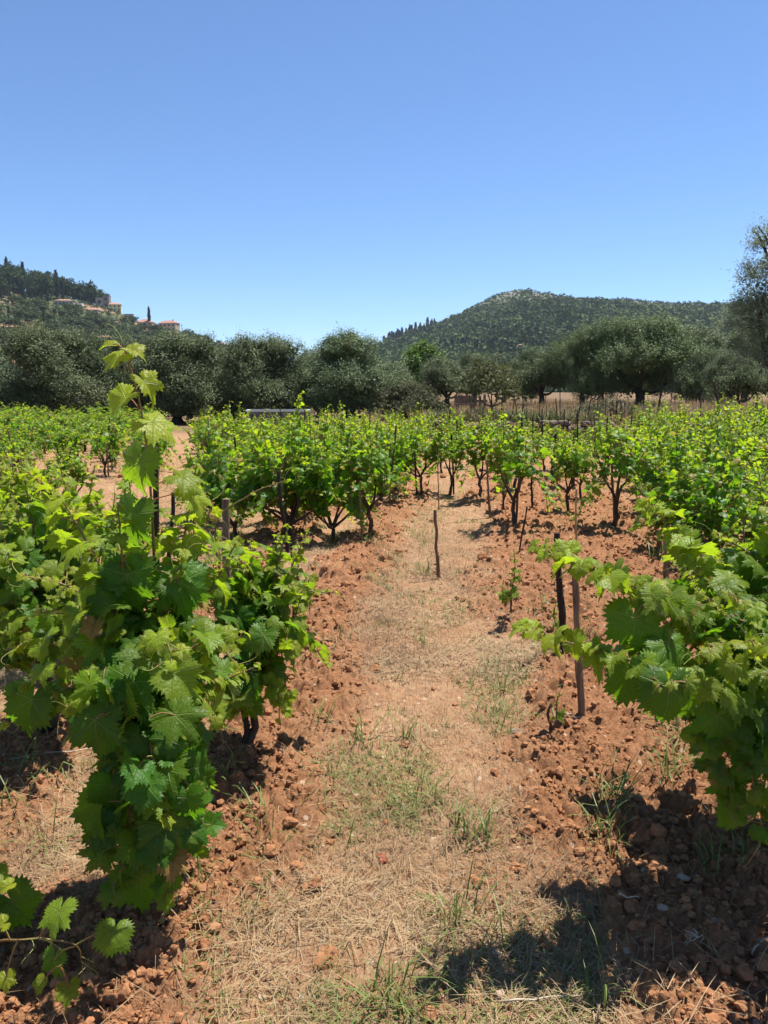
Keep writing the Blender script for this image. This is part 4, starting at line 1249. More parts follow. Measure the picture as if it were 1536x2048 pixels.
tag(o, 'tall silvery olive tree at the right frame edge, rising highest against the sky', 'olive tree', G2)


def round_tree(name, seed, w, h, h0, nclump, per, ln, wd, cr, mat, base_r, spray=.4, low=.3):
    return olive(seed, w, h, h0, nclump, per, ln, wd, cr, mat, base_r, low, 7, name, spray)
o = round_tree('walnut_tree', 670, 5.5, 5.6, 1.4, 260, 40, .24, .13, .42, M['walnut'], .22, low=.1)
g = at(845, 780, 52); s = (at(845, 690, 52)[2] - gz(g[0], g[1])) / 5.4; place(o, (g[0], g[1], gz(g[0], g[1])), 1, s)
tag(o, 'bright green broadleaf tree glowing among the grey olives', 'tree')
o = round_tree('sapling', 671, 2.3, 2.1, .5, 70, 26, .10, .035, .26, M['airy'], .045, 1.0, .2)
g = at(985, 780, 27.5); place(o, (g[0], g[1], gz(g[0], g[1])), 2, 1.0)
tag(o, 'thin airy sapling just behind the stone wall', 'sapling')
for i, (px, d, wd, top, lb) in enumerate([(815, 30, 1.2, 772, 'grey green shrub leaning on the dense olive line'), (845, 28, 0.9, 800, 'low dry shrub beside the end of the stone wall'),
                                         (1215, 27, 1.15, 812, 'bramble mound on the stone wall, right of its bare stretch'), (1430, 50, 2.0, 745, 'dark bush between the big grove and the small round olive')]):
    g = at(px, 780, d); z = gz(g[0], g[1]); ht = at(px, top, d)[2] - z
    o = round_tree('shrub', 680 + i, 2.0 * wd, ht, .15, 110, 34, .10, .04, .24, M['shrub'], .05, .7, -.05)
    place(o, (g[0], g[1], z), 0, 1.0); tag(o, lb, 'shrub')

# ------------------------------------------------------------------ dry stone wall, fence, meadow
rs = rng_(701)
wl = empty('dry_stone_wall', (WX[0], WY[0], 0), 0, 'low dry stone wall holding up the dry field behind the vines', 'wall')
mb = MB()
ico = [np.array([(x, y, z) for x in (-1, 1) for y in (-1, 1) for z in (-1, 1)], float)]
def lump(mb, c, size, rs, rz):
    """an irregular block: a cube cut twice over and pushed about"""
    g = np.array([-1, 0, 1.0]); v, idx = [], {}
    for a in range(3):
        for b in range(3):
            for c_ in range(3):
                if a == b == c_ == 1: continue
                p = np.array([g[a], g[b], g[c_]]); p = p / (np.linalg.norm(p) ** 0.62)
                idx[(a, b, c_)] = len(v); v.append(p)
    v = np.array(v) * (1 + rs.uniform(-.16, .16, (26, 3)))
    t = []
    for ax in range(3):
        for s in (0, 2):
            for i in (0, 1):
                for j in (0, 1):
                    q = []
                    for (p, r_) in ((i, j), (i + 1, j), (i + 1, j + 1), (i, j + 1)):
                        k = [0, 0, 0]; k[ax] = s; k[(ax + 1) % 3] = p; k[(ax + 2) % 3] = r_
                        q.append(idx[tuple(k)])
                    if s == 0: q = q[::-1]
                    t += [(q[0], q[1], q[2]), (q[0], q[2], q[3])]
    v = v * np.array(size) / 2
    cs, sn = math.cos(rz), math.sin(rz)
    v = np.stack([v[:, 0] * cs - v[:, 1] * sn, v[:, 0] * sn + v[:, 1] * cs, v[:, 2]], 1) + np.array(c)
    mb.add(v, t)
for i in range(len(WALL) - 1):
    a, b = np.array(WALL[i]), np.array(WALL[i + 1]); ln = np.linalg.norm(b - a); dr = (b - a) / ln; an = math.atan2(dr[1], dr[0])
    z = -0.05
    course = 0
    while z < 0.60:
        hh = rs.uniform(.11, .17); s = rs.uniform(0, .15)
        while s < ln:
            w_ = rs.uniform(.16, .40)
            if not (z > .48 and rs.random() < .3):
                p = a + dr * (s + w_ / 2)
                lump(mb, (p[0] - WX[0] - dr[1] * 0 + rs.normal(0, .02), p[1] - WY[0] + rs.normal(0, .025), z + hh / 2), (w_ * 1.06, rs.uniform(.28, .38), hh * 1.12), rs, an + rs.normal(0, .06))
            s += w_
        z += hh
mb.build('stonework', M['wallstone'], wl)

fen = empty('wire_fence', (WX[0], WY[0] + .5, 0.55), 0, 'rusty wire mesh fence on thin uneven poles behind the stone wall', 'fence')
org = np.array([WX[0], WY[0] + .5, 0.55])
heads = []
px_list = [905, 940, 972, 1003, 1018, 1036, 1050, 1078, 1092, 1112, 1122, 1150, 1172, 1188, 1208, 1230, 1240, 1268, 1310, 1332, 1400, 1430, 1445, 1500, 1530, 1580]
for i, px in enumerate(px_list):
    x = 0
    for _ in range(8):
        x = (px - 768) / F_PX * (wall_y(x) + 0.5)
    y = wall_y(x) + 0.5 + rs.normal(0, .05)
    hgt = rs.uniform(.75, 1.15) if px < 1290 else rs.uniform(1.1, 1.5)
    lean = rs.normal(0, .05, 2) * (2.2 if px > 1390 else 1)
    p0 = np.array([x, y, 0.45]); p1 = p0 + np.array([lean[0] * 2, lean[1], hgt + .1])
    mb = MB(); tube(mb, spline([p0 - org, (p0 + p1) / 2 - org + rs.normal(0, .012, 3), p1 - org], 8), (.012 if px not in (1310, 1500, 1445) else .026) * rs.uniform(.8, 1.2), 6, .06, rs)
    mb.build('fence_pole', M['iron'] if i % 3 else M['wood_dark'], fen)
    heads.append((p0, p1))
mb = MB()
for (a0, a1), (b0, b1) in zip(heads[:-1], heads[1:]):
    hmax = 0.78
    for f in np.arange(0.08, hmax, 0.115):
        pa_, pb2 = a0 + np.array([0, 0, .1 + f]), b0 + np.array([0, 0, .1 + f])
        tube(mb, [pa_ - org, (pa_ + pb2) / 2 - org + np.array([0, 0, -.015]), pb2 - org], .0016, 3, cap=False)
    n = max(2, int(np.linalg.norm(b0 - a0) / .13))
    for k in range(n):
        q = a0 + (b0 - a0) * k / n
        tube(mb, [q - org + np.array([0, 0, .1]), q - org + np.array([rs.normal(0, .01), 0, .1 + hmax])], .0014, 3, cap=False)
mb.build('wire_mesh', M['wire'], fen)


def blades(mb, pos, yaw, pitch, ln, wd, bend, tone, rs):
    n = len(pos)
    hd = np.stack([np.cos(yaw), np.sin(yaw), np.zeros(n)], 1); up = np.array([0, 0, 1.0])
    sd_ = np.stack([-np.sin(yaw), np.cos(yaw), np.zeros(n)], 1)
    def pt(f):
        p = pitch - bend * f
        return np.cos(p)[:, None] * hd + np.sin(p)[:, None] * up
    a = pos; b = a + pt(0.0) * (ln * .45)[:, None]; c = b + pt(0.6) * (ln * .33)[:, None]; d = c + pt(1.0) * (ln * .22)[:, None]
    w_ = (wd / 2)[:, None] * sd_
    v = np.stack([a - w_ * .8, a + w_ * .8, b - w_, b + w_, c - w_ * .7, c + w_ * .7, d], 1)
    t = np.array([[0, 1, 3], [0, 3, 2], [2, 3, 5], [2, 5, 4], [4, 5, 6]])[None] + (np.arange(n) * 7)[:, None, None]
    mb.add(v.reshape(-1, 3), t.reshape(-1, 3), None, np.repeat(np.stack([tone, rs.random(n), 0 * tone], 1), 7, 0))


# tall dry grass of the meadow
mb = MB(); rs = rng_(711)
n = 60000
y = rs.uniform(0, 1, n) ** 1.7 * 45 + 17.5; x = rs.uniform(-0.02, 0.66, n) * (y + 1)
k = (y > wall_y(x) + 0.2) & (fbm(x * .5, y * .5, 2, 61) > 0.33)
x, y = x[k], y[k]; n = len(x)
tall = np.where(y < wall_y(x) + 6, 1.25, 0.8) * (0.45 + 1.0 * fbm(x * .9, y * .9, 2, 62)) * np.where(x > 7.5, 1.15, .75)
blades(mb, np.stack([x, y, ground_z(x, y, False) - .02], 1), rs.uniform(0, 6.28, n), rs.uniform(1.15, 1.57, n), rs.uniform(.18, .58, n) * tall, rs.uniform(.012, .028, n), rs.uniform(0, .7, n), rs.uniform(0, 1, n), rs)
tag(mb.build('dry_meadow_grass', M['meadow']), kind='stuff')
# weeds along the wall foot and fence
mb = MB(); rs = rng_(712)
n = 2600; x = rs.uniform(1.5, 16, n); y = wall_y(x) + rs.uniform(.2, 1.6, n)
kk = fbm(x * .8, y * .4, 2, 63) > .5
x, y = x[kk], y[kk]; n = len(x)
blades(mb, np.stack([x, y, ground_z(x, y, False)], 1), rs.uniform(0, 6.28, n), rs.uniform(.8, 1.5, n), rs.uniform(.2, .6, n), rs.uniform(.02, .05, n), rs.uniform(0, .9, n), rs.uniform(0, 1, n), rs)
tag(mb.build('green_weeds', M['airy']), kind='stuff')

# ------------------------------------------------------------------ trailer and pallets among the vines
g = at(556, 780, 25.5)
tr = empty('farm_trailer', (g[0], g[1], -.2), 0.12, 'dark grey sheet metal trailer with a pale top rim showing above the vines', 'trailer')
mb = MB(); box(mb, (-1.0, -.55, .45), (1.0, -.50, 1.10)); box(mb, (-1.0, .50, .45), (1.0, .55, 1.10)); box(mb, (-1.0, -.5, .45), (-.95, .5, 1.10)); box(mb, (.95, -.5, .45), (1.0, .5, 1.10)); box(mb, (-.95, -.5, .45), (.95, .5, .50))
for xx in (-.5, 0, .5): box(mb, (xx - .03, -.58, .45), (xx + .03, -.552, 1.08))
mb.build('tub', M['metal_dark'], tr)
mb = MB(); box(mb, (-1.04, -.60, 1.103), (1.04, -.47, 1.16)); box(mb, (-1.04, .47, 1.103), (1.04, .60, 1.16)); box(mb, (-1.04, -.468, 1.103), (-.92, .468, 1.16)); box(mb, (.92, -.468, 1.103), (1.04, .468, 1.16))
mb.build('rim', M['metal_pale'], tr)
for xx in (-.35, .62):
    mb = MB(); box(mb, (xx - .09, -.62, 1.163), (xx + .09, -.50, 1.20)); mb.build('latch', M['metal_pale'], tr)
for sx in (-1, 1):
    mb = MB(); tube(mb, [(-.1 + sx * .4, -.64, .28), (-.1 + sx * .4, -.48, .28)], .28, 18); wheel = mb.build('wheel', M['rubber'], tr)
    mb = MB(); tube(mb, [(-.1 + sx * .4, -.655, .28), (-.1 + sx * .4, -.63, .28)], .15, 14); mb.build('rim', M['metal_pale'], wheel)
mb = MB(); box(mb, (-1.75, -.04, .42), (-1.003, .04, .50)); mb.build('drawbar', M['metal_dark'], tr)

g = at(930, 780, 34); z = gz(g[0], g[1])
p = empty('farm_bench', (g[0], g[1], z), 0.1, 'dark weathered plank bench in the dry field by the forking olive', 'bench')
mb = MB(); box(mb, (-.42, -.2, .40), (.42, .2, .46)); mb.build('seat', M['wood_grey'], p)
mb = MB(); box(mb, (-.42, .203, .40), (.42, .25, .82)); mb.build('backrest', M['wood_grey'], p)
for sx in (-.34, .34):
    mb = MB(); box(mb, (sx - .04, -.18, -.1), (sx + .04, .18, .397)); mb.build('leg', M['wood_grey'], p)
g = at(956, 780, 33); z = gz(g[0], g[1])
p = empty('slatted_pallet', (g[0], g[1], z), -0.15, 'grey slatted pallet leaning up beside the plank bench', 'pallet')
for k in range(4):
    mb = MB(); box(mb, (-.36 + k * .2, -.03 + .0, -.05), (-.26 + k * .2, 0.0, .72 + .05 * k)); mb.build('slat', M['wood_grey'], p)
for zz in (.15, .55):
    mb = MB(); box(mb, (-.4, .003, zz), (.4, .06, zz + .09)); mb.build('crosspiece', M['wood_grey'], p)

# ------------------------------------------------------------------ hills
RH = [(-900, 800), (300, 760), (560, 735), (700, 708), (760, 694), (800, 681), (860, 660), (900, 640), (940, 616), (980, 595), (1010, 582), (1040, 577), (1075, 581), (1130, 591), (1200, 598), (1300, 603), (1400, 606), (1460, 608), (1650, 620), (2000, 640), (2800, 700), (3600, 760)]
LH = [(-1800, 640), (-900, 560), (-500, 530), (-200, 536), (0, 560), (60, 580), (120, 588), (200, 606), (228, 616), (262, 636), (320, 655), (360, 664), (400, 676), (480, 704), (560, 730), (660, 762), (800, 800), (1000, 830)]


class Hill:
    def __init__(self, prof, D, foot, k):
        P = np.array([at(a, b, D) for a, b in prof]); self.X, self.Z = P[:, 0], np.maximum(P[:, 2], 0); self.D, self.foot, self.k = D, foot, k

    def h(self, x, y):
        x = np.asarray(x, float); y = np.asarray(y, float)
        xs = x * np.clip(self.D / np.maximum(y, 1), 1.0, 1.25) * 0.35 + x * 0.65
        r = np.interp(xs, self.X, self.Z)
        s = np.clip((y - self.foot) / (self.D - self.foot), 0, 1)
        s = s ** 1.15
        back = 1 - 0.8 * sstep(0, 1, (y - self.D) / (self.D * .6))
        b = (fbm(x / 60 + self.k, y / 60, 3, 70 + self.k) - .5) * self.D * .016 * np.minimum(r / 30, 1) * s * (1 - 0.75 * sstep(.85, 1, s))
        return r * s * back + b - 1.5

    def hit(self, px, py):
        r = ray(px, py); r = r / r[1]
        for y in np.arange(self.foot * .9, self.D * 1.25, self.D / 900):
            p = np.array([0, 0, CAM_H]) + r * y
            if self.h(p[0], p[1]) >= p[2]: return p
        p = np.array([0, 0, CAM_H]) + r * self.D
        p[2] = float(self.h(p[0], p[1])); return p

    def mesh(self, name, mat, x0, x1, nx, ny, rock=None, bare=None):
        xs = np.linspace(x0, x1, nx); ys = np.concatenate([np.linspace(self.foot * .75, self.D, ny), np.linspace(self.D * 1.03, self.D * 1.6, 14)])
        Xg, Yg = np.meshgrid(xs, ys); x, y = Xg.ravel(), Yg.ravel(); z = self.h(x, y)
        i = (np.arange(len(ys) - 1)[:, None] * nx + np.arange(nx - 1)[None]).ravel()
        t = np.concatenate([np.stack([i, i + 1, i + nx + 1], 1), np.stack([i, i + nx + 1, i + nx], 1)])
        col = np.zeros((len(x), 3)) + 1e-4
        if rock is not None: col[:, 0] = rock(x, y, z)
        if bare is not None: col[:, 1] = bare(x, y, z)
        mb = MB(); mb.add(np.stack([x, y, z], 1), t, None, col)
        tag(mb.build(name, mat, None, True), kind='structure')


HR = Hill(RH, 950, 330, 1); HL = Hill(LH, 520, 150, 2)
top = at(1040, 577, 950)
def rocky(x, y, z):
    return sstep(0.60, 0.86, z / top[2] + 0.14 * (fbm(x / 40, y / 40, 3, 80) - .5)) * sstep(330, 200, np.abs(x - top[0]) + 0.0) 
HR.mesh('wooded_hill', M['hill_r'], -500, 1500, 260, 130, rocky)
BARE = [(18, 600, 16), (58, 585, 14), (100, 622, 9), (105, 640, 10), (15, 580, 8), (250, 655, 8), (40, 612, 12)]
bp = [(HL.hit(a, b), c * 520 / F_PX) for a, b, c in BARE]
def bare(x, y, z):
    m = np.zeros_like(x)
    for p, r in bp: m = np.maximum(m, 1 - sstep(.5, 1.2, np.hypot((x - p[0]) / r, (y - p[1]) / (r * 3))))
    return m
HL.mesh('village_hill', M['hill_l'], -760, 160, 180, 110, None, bare)


def far_crown(mb, pos, rad, hgt, per, fs, rs, tone0=0.5, low=-.1):
    """many small crowns at once, each a shell of short leaf-clump faces"""
    n = len(pos); idx = np.repeat(np.arange(n), per); m = len(idx)
    d = nrm(rs.normal(0, 1, (m, 3))); d[:, 2] = np.where(d[:, 2] < low, -d[:, 2], d[:, 2])
    wob = (1 + 0.22 * rs.normal(0, 1, m))[:, None]
    p = pos[idx] + d * np.stack([rad[idx], rad[idx], hgt[idx] * .62], 1) * wob + np.stack([0 * rad[idx], 0 * rad[idx], hgt[idx] * .40], 1)
    nor = nrm(d + rs.normal(0, .5, (m, 3))); al = nrm(np.cross(d, rs.normal(0, 1, (m, 3))) + np.array([0, 0, .3]))
    f = fs * (rad[idx] / rad.mean())
    base_t = rs.normal(.5, .3, n) + 1.3 * (fbm(pos[:, 0] / 45, pos[:, 1] / 90, 3, 88) - .5) if tone0 is None else rs.normal(tone0, .28, n)
    tone = np.clip(base_t[idx] + rs.normal(0, .15, m), 0, 1)
    ncards(mb, p - al * f[:, None] * .5, nor, al, f * rs.uniform(.7, 1.4, m), f * rs.uniform(.6, 1.1, m), tone, rs)


rs = rng_(720)
# forest of the wooded hill: one mass
n = 40000
y = rs.uniform(0, 1, n) ** .75 * 640 + 330; x = rs.uniform(-.12, .62, n) * y + 10
z = HR.h(x, y); k = (z > -1.0) & (rs.random(n) > 0.55 * rocky(x, y, z)) & (fbm(x / 30, y / 55, 4, 85) + rs.uniform(-.12, .12, n) > .36)
for a, b in ((966, 688), (1008, 681), (993, 680), (1040, 694)):
    q = HR.hit(a, b); k &= ~((np.abs(x - q[0]) < 9) & (y > q[1] - 34) & (y < q[1] + 12))
x, y, z = x[k], y[k], z[k]; n = len(x)
rad = np.clip(rs.lognormal(.78, .36, n), 1.0, 5.5) * (1 - .5 * rocky(x, y, z)); mb = MB()
far_crown(mb, np.stack([x, y, z], 1), rad, rad * rs.uniform(1.2, 1.9, n), 26, 1.5, rs, None)
tag(mb.build('maquis_forest', M['maquis']), kind='stuff')
# limestone outcrops near its summit
mb = MB(); n = 230
xx = top[0] + rs.normal(25, 85, n); yy = rs.uniform(700, 955, n); zz = HR.h(xx, yy)
for i in range(n):
    if rocky(xx[i:i + 1], yy[i:i + 1], zz[i:i + 1])[0] > .25: lump(mb, (xx[i], yy[i], zz[i] + .5), (rs.uniform(1, 3.6), rs.uniform(1, 3), rs.uniform(.8, 2.4)), rs, rs.uniform(0, 3))
tag(mb.build('summit_rock_rubble', M['stone']), kind='stuff')


def hill_tree(name, seed, kind):
    rs = rng_(seed); o = empty(name, (0, 0, 0)); mb = MB(); tb = MB()
    if kind == 'cypress':
        n = 420; f = rs.random(n) ** .8; a = rs.uniform(0, 6.28, n); r = (0.10 + 0.95 * np.sin(np.pi * np.clip(f * .92 + .06, 0, 1)) ** .7) * (1 - .35 * f) * rs.uniform(.75, 1.1, n)
        p = np.stack([np.cos(a) * r, np.sin(a) * r, .6 + f * 10.6], 1); d = np.stack([np.cos(a), np.sin(a), 0 * a + .3], 1)
        ncards(mb, p, nrm(d + rs.normal(0, .3, (n, 3))), nrm(np.array([0, 0, 1.0]) + rs.normal(0, .25, (n, 3))), rs.uniform(.7, 1.6, n), rs.uniform(.3, .6, n), rs.random(n), rs)
        tube(tb, [(0, 0, -1), (0, 0, 3)], .2, 5); m = M['cypress']
    elif kind == 'pine':
        lb = [(rs.normal(0, 1.2), rs.normal(0, 1.2), rs.uniform(4.5, 8.2), rs.uniform(1.2, 2.2), rs.uniform(1.2, 2.2), rs.uniform(.9, 1.5)) for _ in range(9)] + [(0, 0, 8.6, 1.4, 1.4, 1.5), (0, 0, 4, 2.2, 2.2, 2.2)]
        crown(mb, rs, lb, 90, 12, .9, .42, .55, .5); tube(tb, [(0, 0, -1), (.1, 0, 3), (0, .1, 7.5)], [.32, .25, .12], 6); m = M['pine']
    else:
        lb = [(rs.normal(0, 1.1), rs.normal(0, 1.1), rs.uniform(1.8, 3.6), rs.uniform(1.1, 1.8), rs.uniform(1.1, 1.8), rs.uniform(.9, 1.4)) for _ in range(7)]
        crown(mb, rs, lb, 70, 11, .8, .36, .5, .5); tube(tb, [(0, 0, -1), (.1, 0, 2.6)], [.25, .12], 5); m = M['hilltree']
    tb.build('trunk', M['treebark'], o); mb.build('crown', m, o)
    return o


cyp = [Proto(lambda s=s: hill_tree('cypress_tree', 730 + s, 'cypress')) for s in range(3)]
pin = [Proto(lambda s=s: hill_tree('pine_tree', 740 + s, 'pine')) for s in range(5)]
oli = [Proto(lambda s=s: hill_tree('hillside_olive_tree', 750 + s, 'olive')) for s in range(5)]
# cypresses one by one on the village hill: foot pixel, head pixel
for i, (px, fy, ty, lb) in enumerate([
    (15, 566, 517, 'cypress spire on the skyline at the left frame edge'), (47, 570, 527, 'thin cypress spire on the crest right of the edge one'),
    (82, 580, 546, 'cypress spire on the crest above the red bare patch'), (97, 584, 545, 'twin cypress spire close beside another on the crest'),
    (115, 600, 543, 'tallest stout cypress on the crest above the stone house'), (126, 604, 562, 'cypress right of the tallest stout one'),
    (80, 617, 580, 'dark cypress column below the pine belt, left of the stone house'), (95, 607, 570, 'cypress column touching the stone house end'),
    (3, 603, 575, 'cypress column cut by the left frame edge'), (18, 636, 612, 'small cypress on the lower olive slope'),
    (36, 592, 560, 'cypress at the upper side of the bare earth patch'), (88, 650, 622, 'small cypress low on the slope under the stone house'),
    (298, 632, 615, 'lone small cypress on the skyline left of the pink villa'), (28, 590, 552, 'cypress in the dark stand near the frame edge'),
    (60, 595, 556, 'cypress in the dark stand above the red earth'), (48, 604, 566, 'cypress rising right behind the red earth patch')]):
    p = HL.hit(px, fy); hh = at(px, ty, p[1])[2] - p[2]
    s = max(hh, 4) / 11.2
    cyp[i % 3].put((p[0], p[1], p[2] - .3), i * 1.3, (s * 1.0, s * 1.0, s), lb, 'cypress', 'cypresses on the village hill')
HOUSES = []
def clear(px, py):
    return all(not (a - 5 < px < b + 5 and c - 3 < py < d + 13) for a, b, c, d in HOUSES)
HOUSES += [(108, 150, 592, 610), (148, 168, 600, 612), (168, 198, 612, 624), (190, 250, 588, 618), (248, 268, 618, 632), (272, 308, 632, 647), (312, 362, 630, 652), (432, 470, 670, 682), (200, 216, 668, 690), (222, 240, 638, 648)]
rs = rng_(760)
for i in range(130):
    px = rs.uniform(-60, 210); line = np.interp(px, [-60, 0, 120, 200], [568, 582, 603, 614]) 
    ridge = np.interp(px, [-60, 0, 60, 120, 200, 215], [552, 560, 578, 588, 606, 610])
    py = ridge + rs.uniform(-1, 34) * np.interp(px, [0, 120, 215], [1, .5, .2])
    if not clear(px, py): continue
    p = HL.hit(px, py)
    pin[i % 5].put((p[0], p[1], p[2] - .4), rs.uniform(0, 6), rs.uniform(1.05, 1.55), 'dark pine in the belt along the crest of the village hill', 'pine', 'pines along the crest of the village hill')
for i in range(60):                              # the belt's back row, on the crest behind the houses
    px = rs.uniform(90, 214); d = rs.uniform(525, 560); p = at(px, 780, d); p[2] = HL.h(p[0], p[1])
    pin[i % 5].put((p[0], p[1], p[2] - .4), rs.uniform(0, 6), rs.uniform(1.15, 1.55) * np.interp(px, [90, 214], [1.1, .85]), 'dark pine in the belt along the crest of the village hill', 'pine', 'pines along the crest of the village hill')
for i in range(250):
    px = rs.uniform(-40, 480) if i % 3 else rs.uniform(90, 330); ridge = np.interp(px, [-60, 0, 60, 120, 200, 260, 320, 400, 480], [552, 560, 578, 590, 608, 638, 655, 676, 704])
    lo2 = ridge + (38 if px < 110 else 24 if px < 215 else 1)
    py = lo2 + rs.uniform(0, 1) ** 1.1 * max(8, 700 - lo2)
    if not clear(px, py) or any(math.hypot(px - a, (py - b) * 1.4) < c for a, b, c in BARE): continue
    p = HL.hit(px, py)
    oli[i % 5].put((p[0], p[1], p[2] - .3), rs.uniform(0, 6), rs.uniform(.7, 1.5) * (1.0 if px < 260 else .8), 'rounded grey green tree scattered on the slope below the villas', 'tree', 'trees on the slope of the village hill')
mb = MB(); n = 5200; x = rs.uniform(-.62, -.05, n) ; y = rs.uniform(200, 520, n); x = x * y; z = HL.h(x, y)
k = (z > -1) & (bare(x, y, z) < .3); x, y, z = x[k], y[k], z[k]; n = len(x); rad = rs.uniform(.6, 1.5, n)
far_crown(mb, np.stack([x, y, z], 1), rad, rad * 1.3, 18, .8, rs)
tag(mb.build('hillside_undergrowth', M['hilltree']), kind='stuff')
# cypresses on the wooded hill
j = 0
for (x0, y0, x1, y1, n, hpx, grp) in [(768, 692, 868, 659, 26, 21, 'cypresses along the skyline left of the summit'), (880, 704, 1010, 704, 26, 22, 'cypresses in the dark line under the white house'), (1045, 706, 1085, 702, 7, 18, 'cypresses in the dark line under the white house')]:
    for i in range(n):
        f = (i + rs.uniform(-.3, .3)) / (n - 1); px = x0 + (x1 - x0) * f; py = y0 + (y1 - y0) * f + rs.normal(0, 1.2)
        p = HR.hit(px, py); s = hpx * rs.uniform(.7, 1.25) * p[1] / F_PX / 11.2
        cyp[j % 3].put((p[0], p[1], p[2] - .3), j, (s * 1.5, s * 1.5, s), 'dark cypress in the serrated row on the low skyline' if 'skyline' in grp else 'dark cypress in the row on the wooded slope below the white house', 'cypress', grp); j += 1


# ------------------------------------------------------------------ houses
def house(hill, px, py, wpx, hpx, dpx, label, wall, roof='hip', rows=1, cols=4, rz=0.0, name='village_house', roofh=.32, door=True, shed=False):
    p = hill.hit(px, py); d = p[1]; m = d / F_PX
    w_, h_, dp = wpx * m, hpx * m, dpx * m
    o = empty(name, (p[0], p[1] + dp * .3, p[2]), rz, label, 'house', None)
    mb = MB(); box(mb, (-w_ / 2, -dp / 2, -4), (w_ / 2, dp / 2, h_)); mb.build('wall', wall, o)
    ww, wh = w_ / (cols * 2.2), h_ / (rows * 2.3)
    for r_ in range(rows):
        for c in range(cols):
            cx = -w_ / 2 + w_ * (c + .5) / cols; cz = h_ * (r_ + .5) / rows
            mb = MB(); isdoor = door and r_ == 0 and c == cols // 2
            zl = 0.02 if isdoor else cz - wh / 2
            box(mb, (cx - ww / 2, -dp / 2 - .05, zl), (cx + ww / 2, -dp / 2 - .004, cz + wh / 2)); mb.build('door' if isdoor else 'window', M['shutter'], o)
    e = .35; rh = h_ * roofh
    mb = MB()
    if roof == 'hip':
        ins = min(dp / 2 + e, w_ / 2) * .95
        v = [(-w_ / 2 - e, -dp / 2 - e, h_ + .01), (w_ / 2 + e, -dp / 2 - e, h_ + .01), (w_ / 2 + e, dp / 2 + e, h_ + .01), (-w_ / 2 - e, dp / 2 + e, h_ + .01), (-w_ / 2 - e + ins, 0, h_ + rh), (w_ / 2 + e - ins, 0, h_ + rh)]
        mb.add(v, [(0, 1, 5), (0, 5, 4), (1, 2, 5), (2, 3, 4), (2, 4, 5), (3, 0, 4), (0, 2, 1), (0, 3, 2)])
        ro = mb.build('roof', M['tile'], o)
    else:
        box(mb, (-w_ / 2 - .1, -dp / 2 - .1, h_ + .004), (w_ / 2 + .1, dp / 2 + .1, h_ + .3)); ro = mb.build('roof', M['plaster_white'] if roof == 'flat' else M['plaster_grey'], o)
    if roof == 'hip' and w_ > 9:
        mb = MB(); box(mb, (w_ * .22, -.35, h_ + rh * .5), (w_ * .22 + .7, .35, h_ + rh * 1.35)); mb.build('chimney', wall, ro)
    return o


house(HL, 128, 612, 34, 10, 18, 'long stone house with small windows and a low red roof, highest on the village hill', M['plaster_stone'], rows=1, cols=5, rz=.12)
house(HL, 157, 613, 15, 5, 9, 'small white flat shed right of the long stone house', M['plaster_white'], 'flat', 1, 2)
house(HL, 183, 624, 27, 4, 14, 'low house showing mostly its wide red roof, below the yellow house', M['plaster_stone'], rows=1, cols=3, roofh=1.2)
house(HL, 200, 612, 14, 15, 12, 'stone wing with one big window left of the grey tower', M['plaster_stone'], 'flat_stone', 1, 1, door=False)
house(HL, 213, 614, 12, 23, 12, 'square grey stone tower between the stone wing and the yellow house', M['plaster_grey'], 'flat_stone', 2, 1, name='stone_tower', door=False)
house(HL, 229, 618, 23, 13, 14, 'pale yellow house with a red roof right of the grey tower', M['plaster_yellow'], rows=2, cols=3, rz=.2)
house(HL, 257, 632, 17, 10, 10, 'small roofless stone building right of the yellow house', M['plaster_stone'], 'flat_stone', 1, 2)
house(HL, 290, 647, 30, 6, 20, 'low house with a wide red pyramid roof, left of the pink villa', M['plaster_stone'], rows=1, cols=3, roofh=1.1)
house(HL, 337, 653, 36, 17, 18, 'two storey pink villa with a red roof on the skyline', M['plaster_pink'], rows=2, cols=4, rz=-.25)
house(HL, 316, 656, 22, 6, 12, 'low stone annex at the foot of the pink villa', M['plaster_stone'], rows=1, cols=3)
house(HL, 441, 684, 22, 6, 12, 'red roofed house low on the skyline, far right of the villas', M['plaster_pink'], rows=1, cols=3, roofh=.8)
house(HL, 458, 688, 14, 5, 10, 'smaller red roofed house beside the low skyline one', M['plaster_pink'], rows=1, cols=2, roofh=.8)
house(HL, 230, 650, 18, 5, 10, 'small brown roofed hut among trees below the yellow house', M['plaster_stone'], rows=1, cols=2)
house(HL, 208, 690, 30, 14, 12, 'red earth coloured house behind the tip of the tall shoot', M['plaster_pink'], rows=1, cols=3)
house(HR, 966, 688, 13, 5, 10, 'white house on the wooded hill above the cypress row', M['plaster_white'], 'flat', 1, 2)
house(HR, 1008, 681, 13, 3, 8, 'small house with a reddish roof higher up on the wooded hill', M['plaster_stone'], rows=1, cols=3)
house(HR, 993, 680, 9, 3, 8, 'tiny pale house beside the reddish roofed one on the wooded hill', M['plaster_white'], 'flat', 1, 2)
house(HR, 1040, 694, 12, 4, 8, 'tan house among trees at the right of the wooded slope hamlet', M['plaster_pink'], rows=1, cols=3)
p = HL.hit(364, 664); mb = MB(); o = empty('utility_pole', p, 0, 'thin utility pole on the skyline just right of the pink villa', 'utility pole')
tube(mb, [(0, 0, -1), (0, 0, 7)], .14, 6); mb.build('pole', M['wood_dark'], o)
mb = MB(); box(mb, (-.8, -.2, 6.3), (.8, -.145, 6.45)); mb.build('crossarm', M['wood_dark'], o)

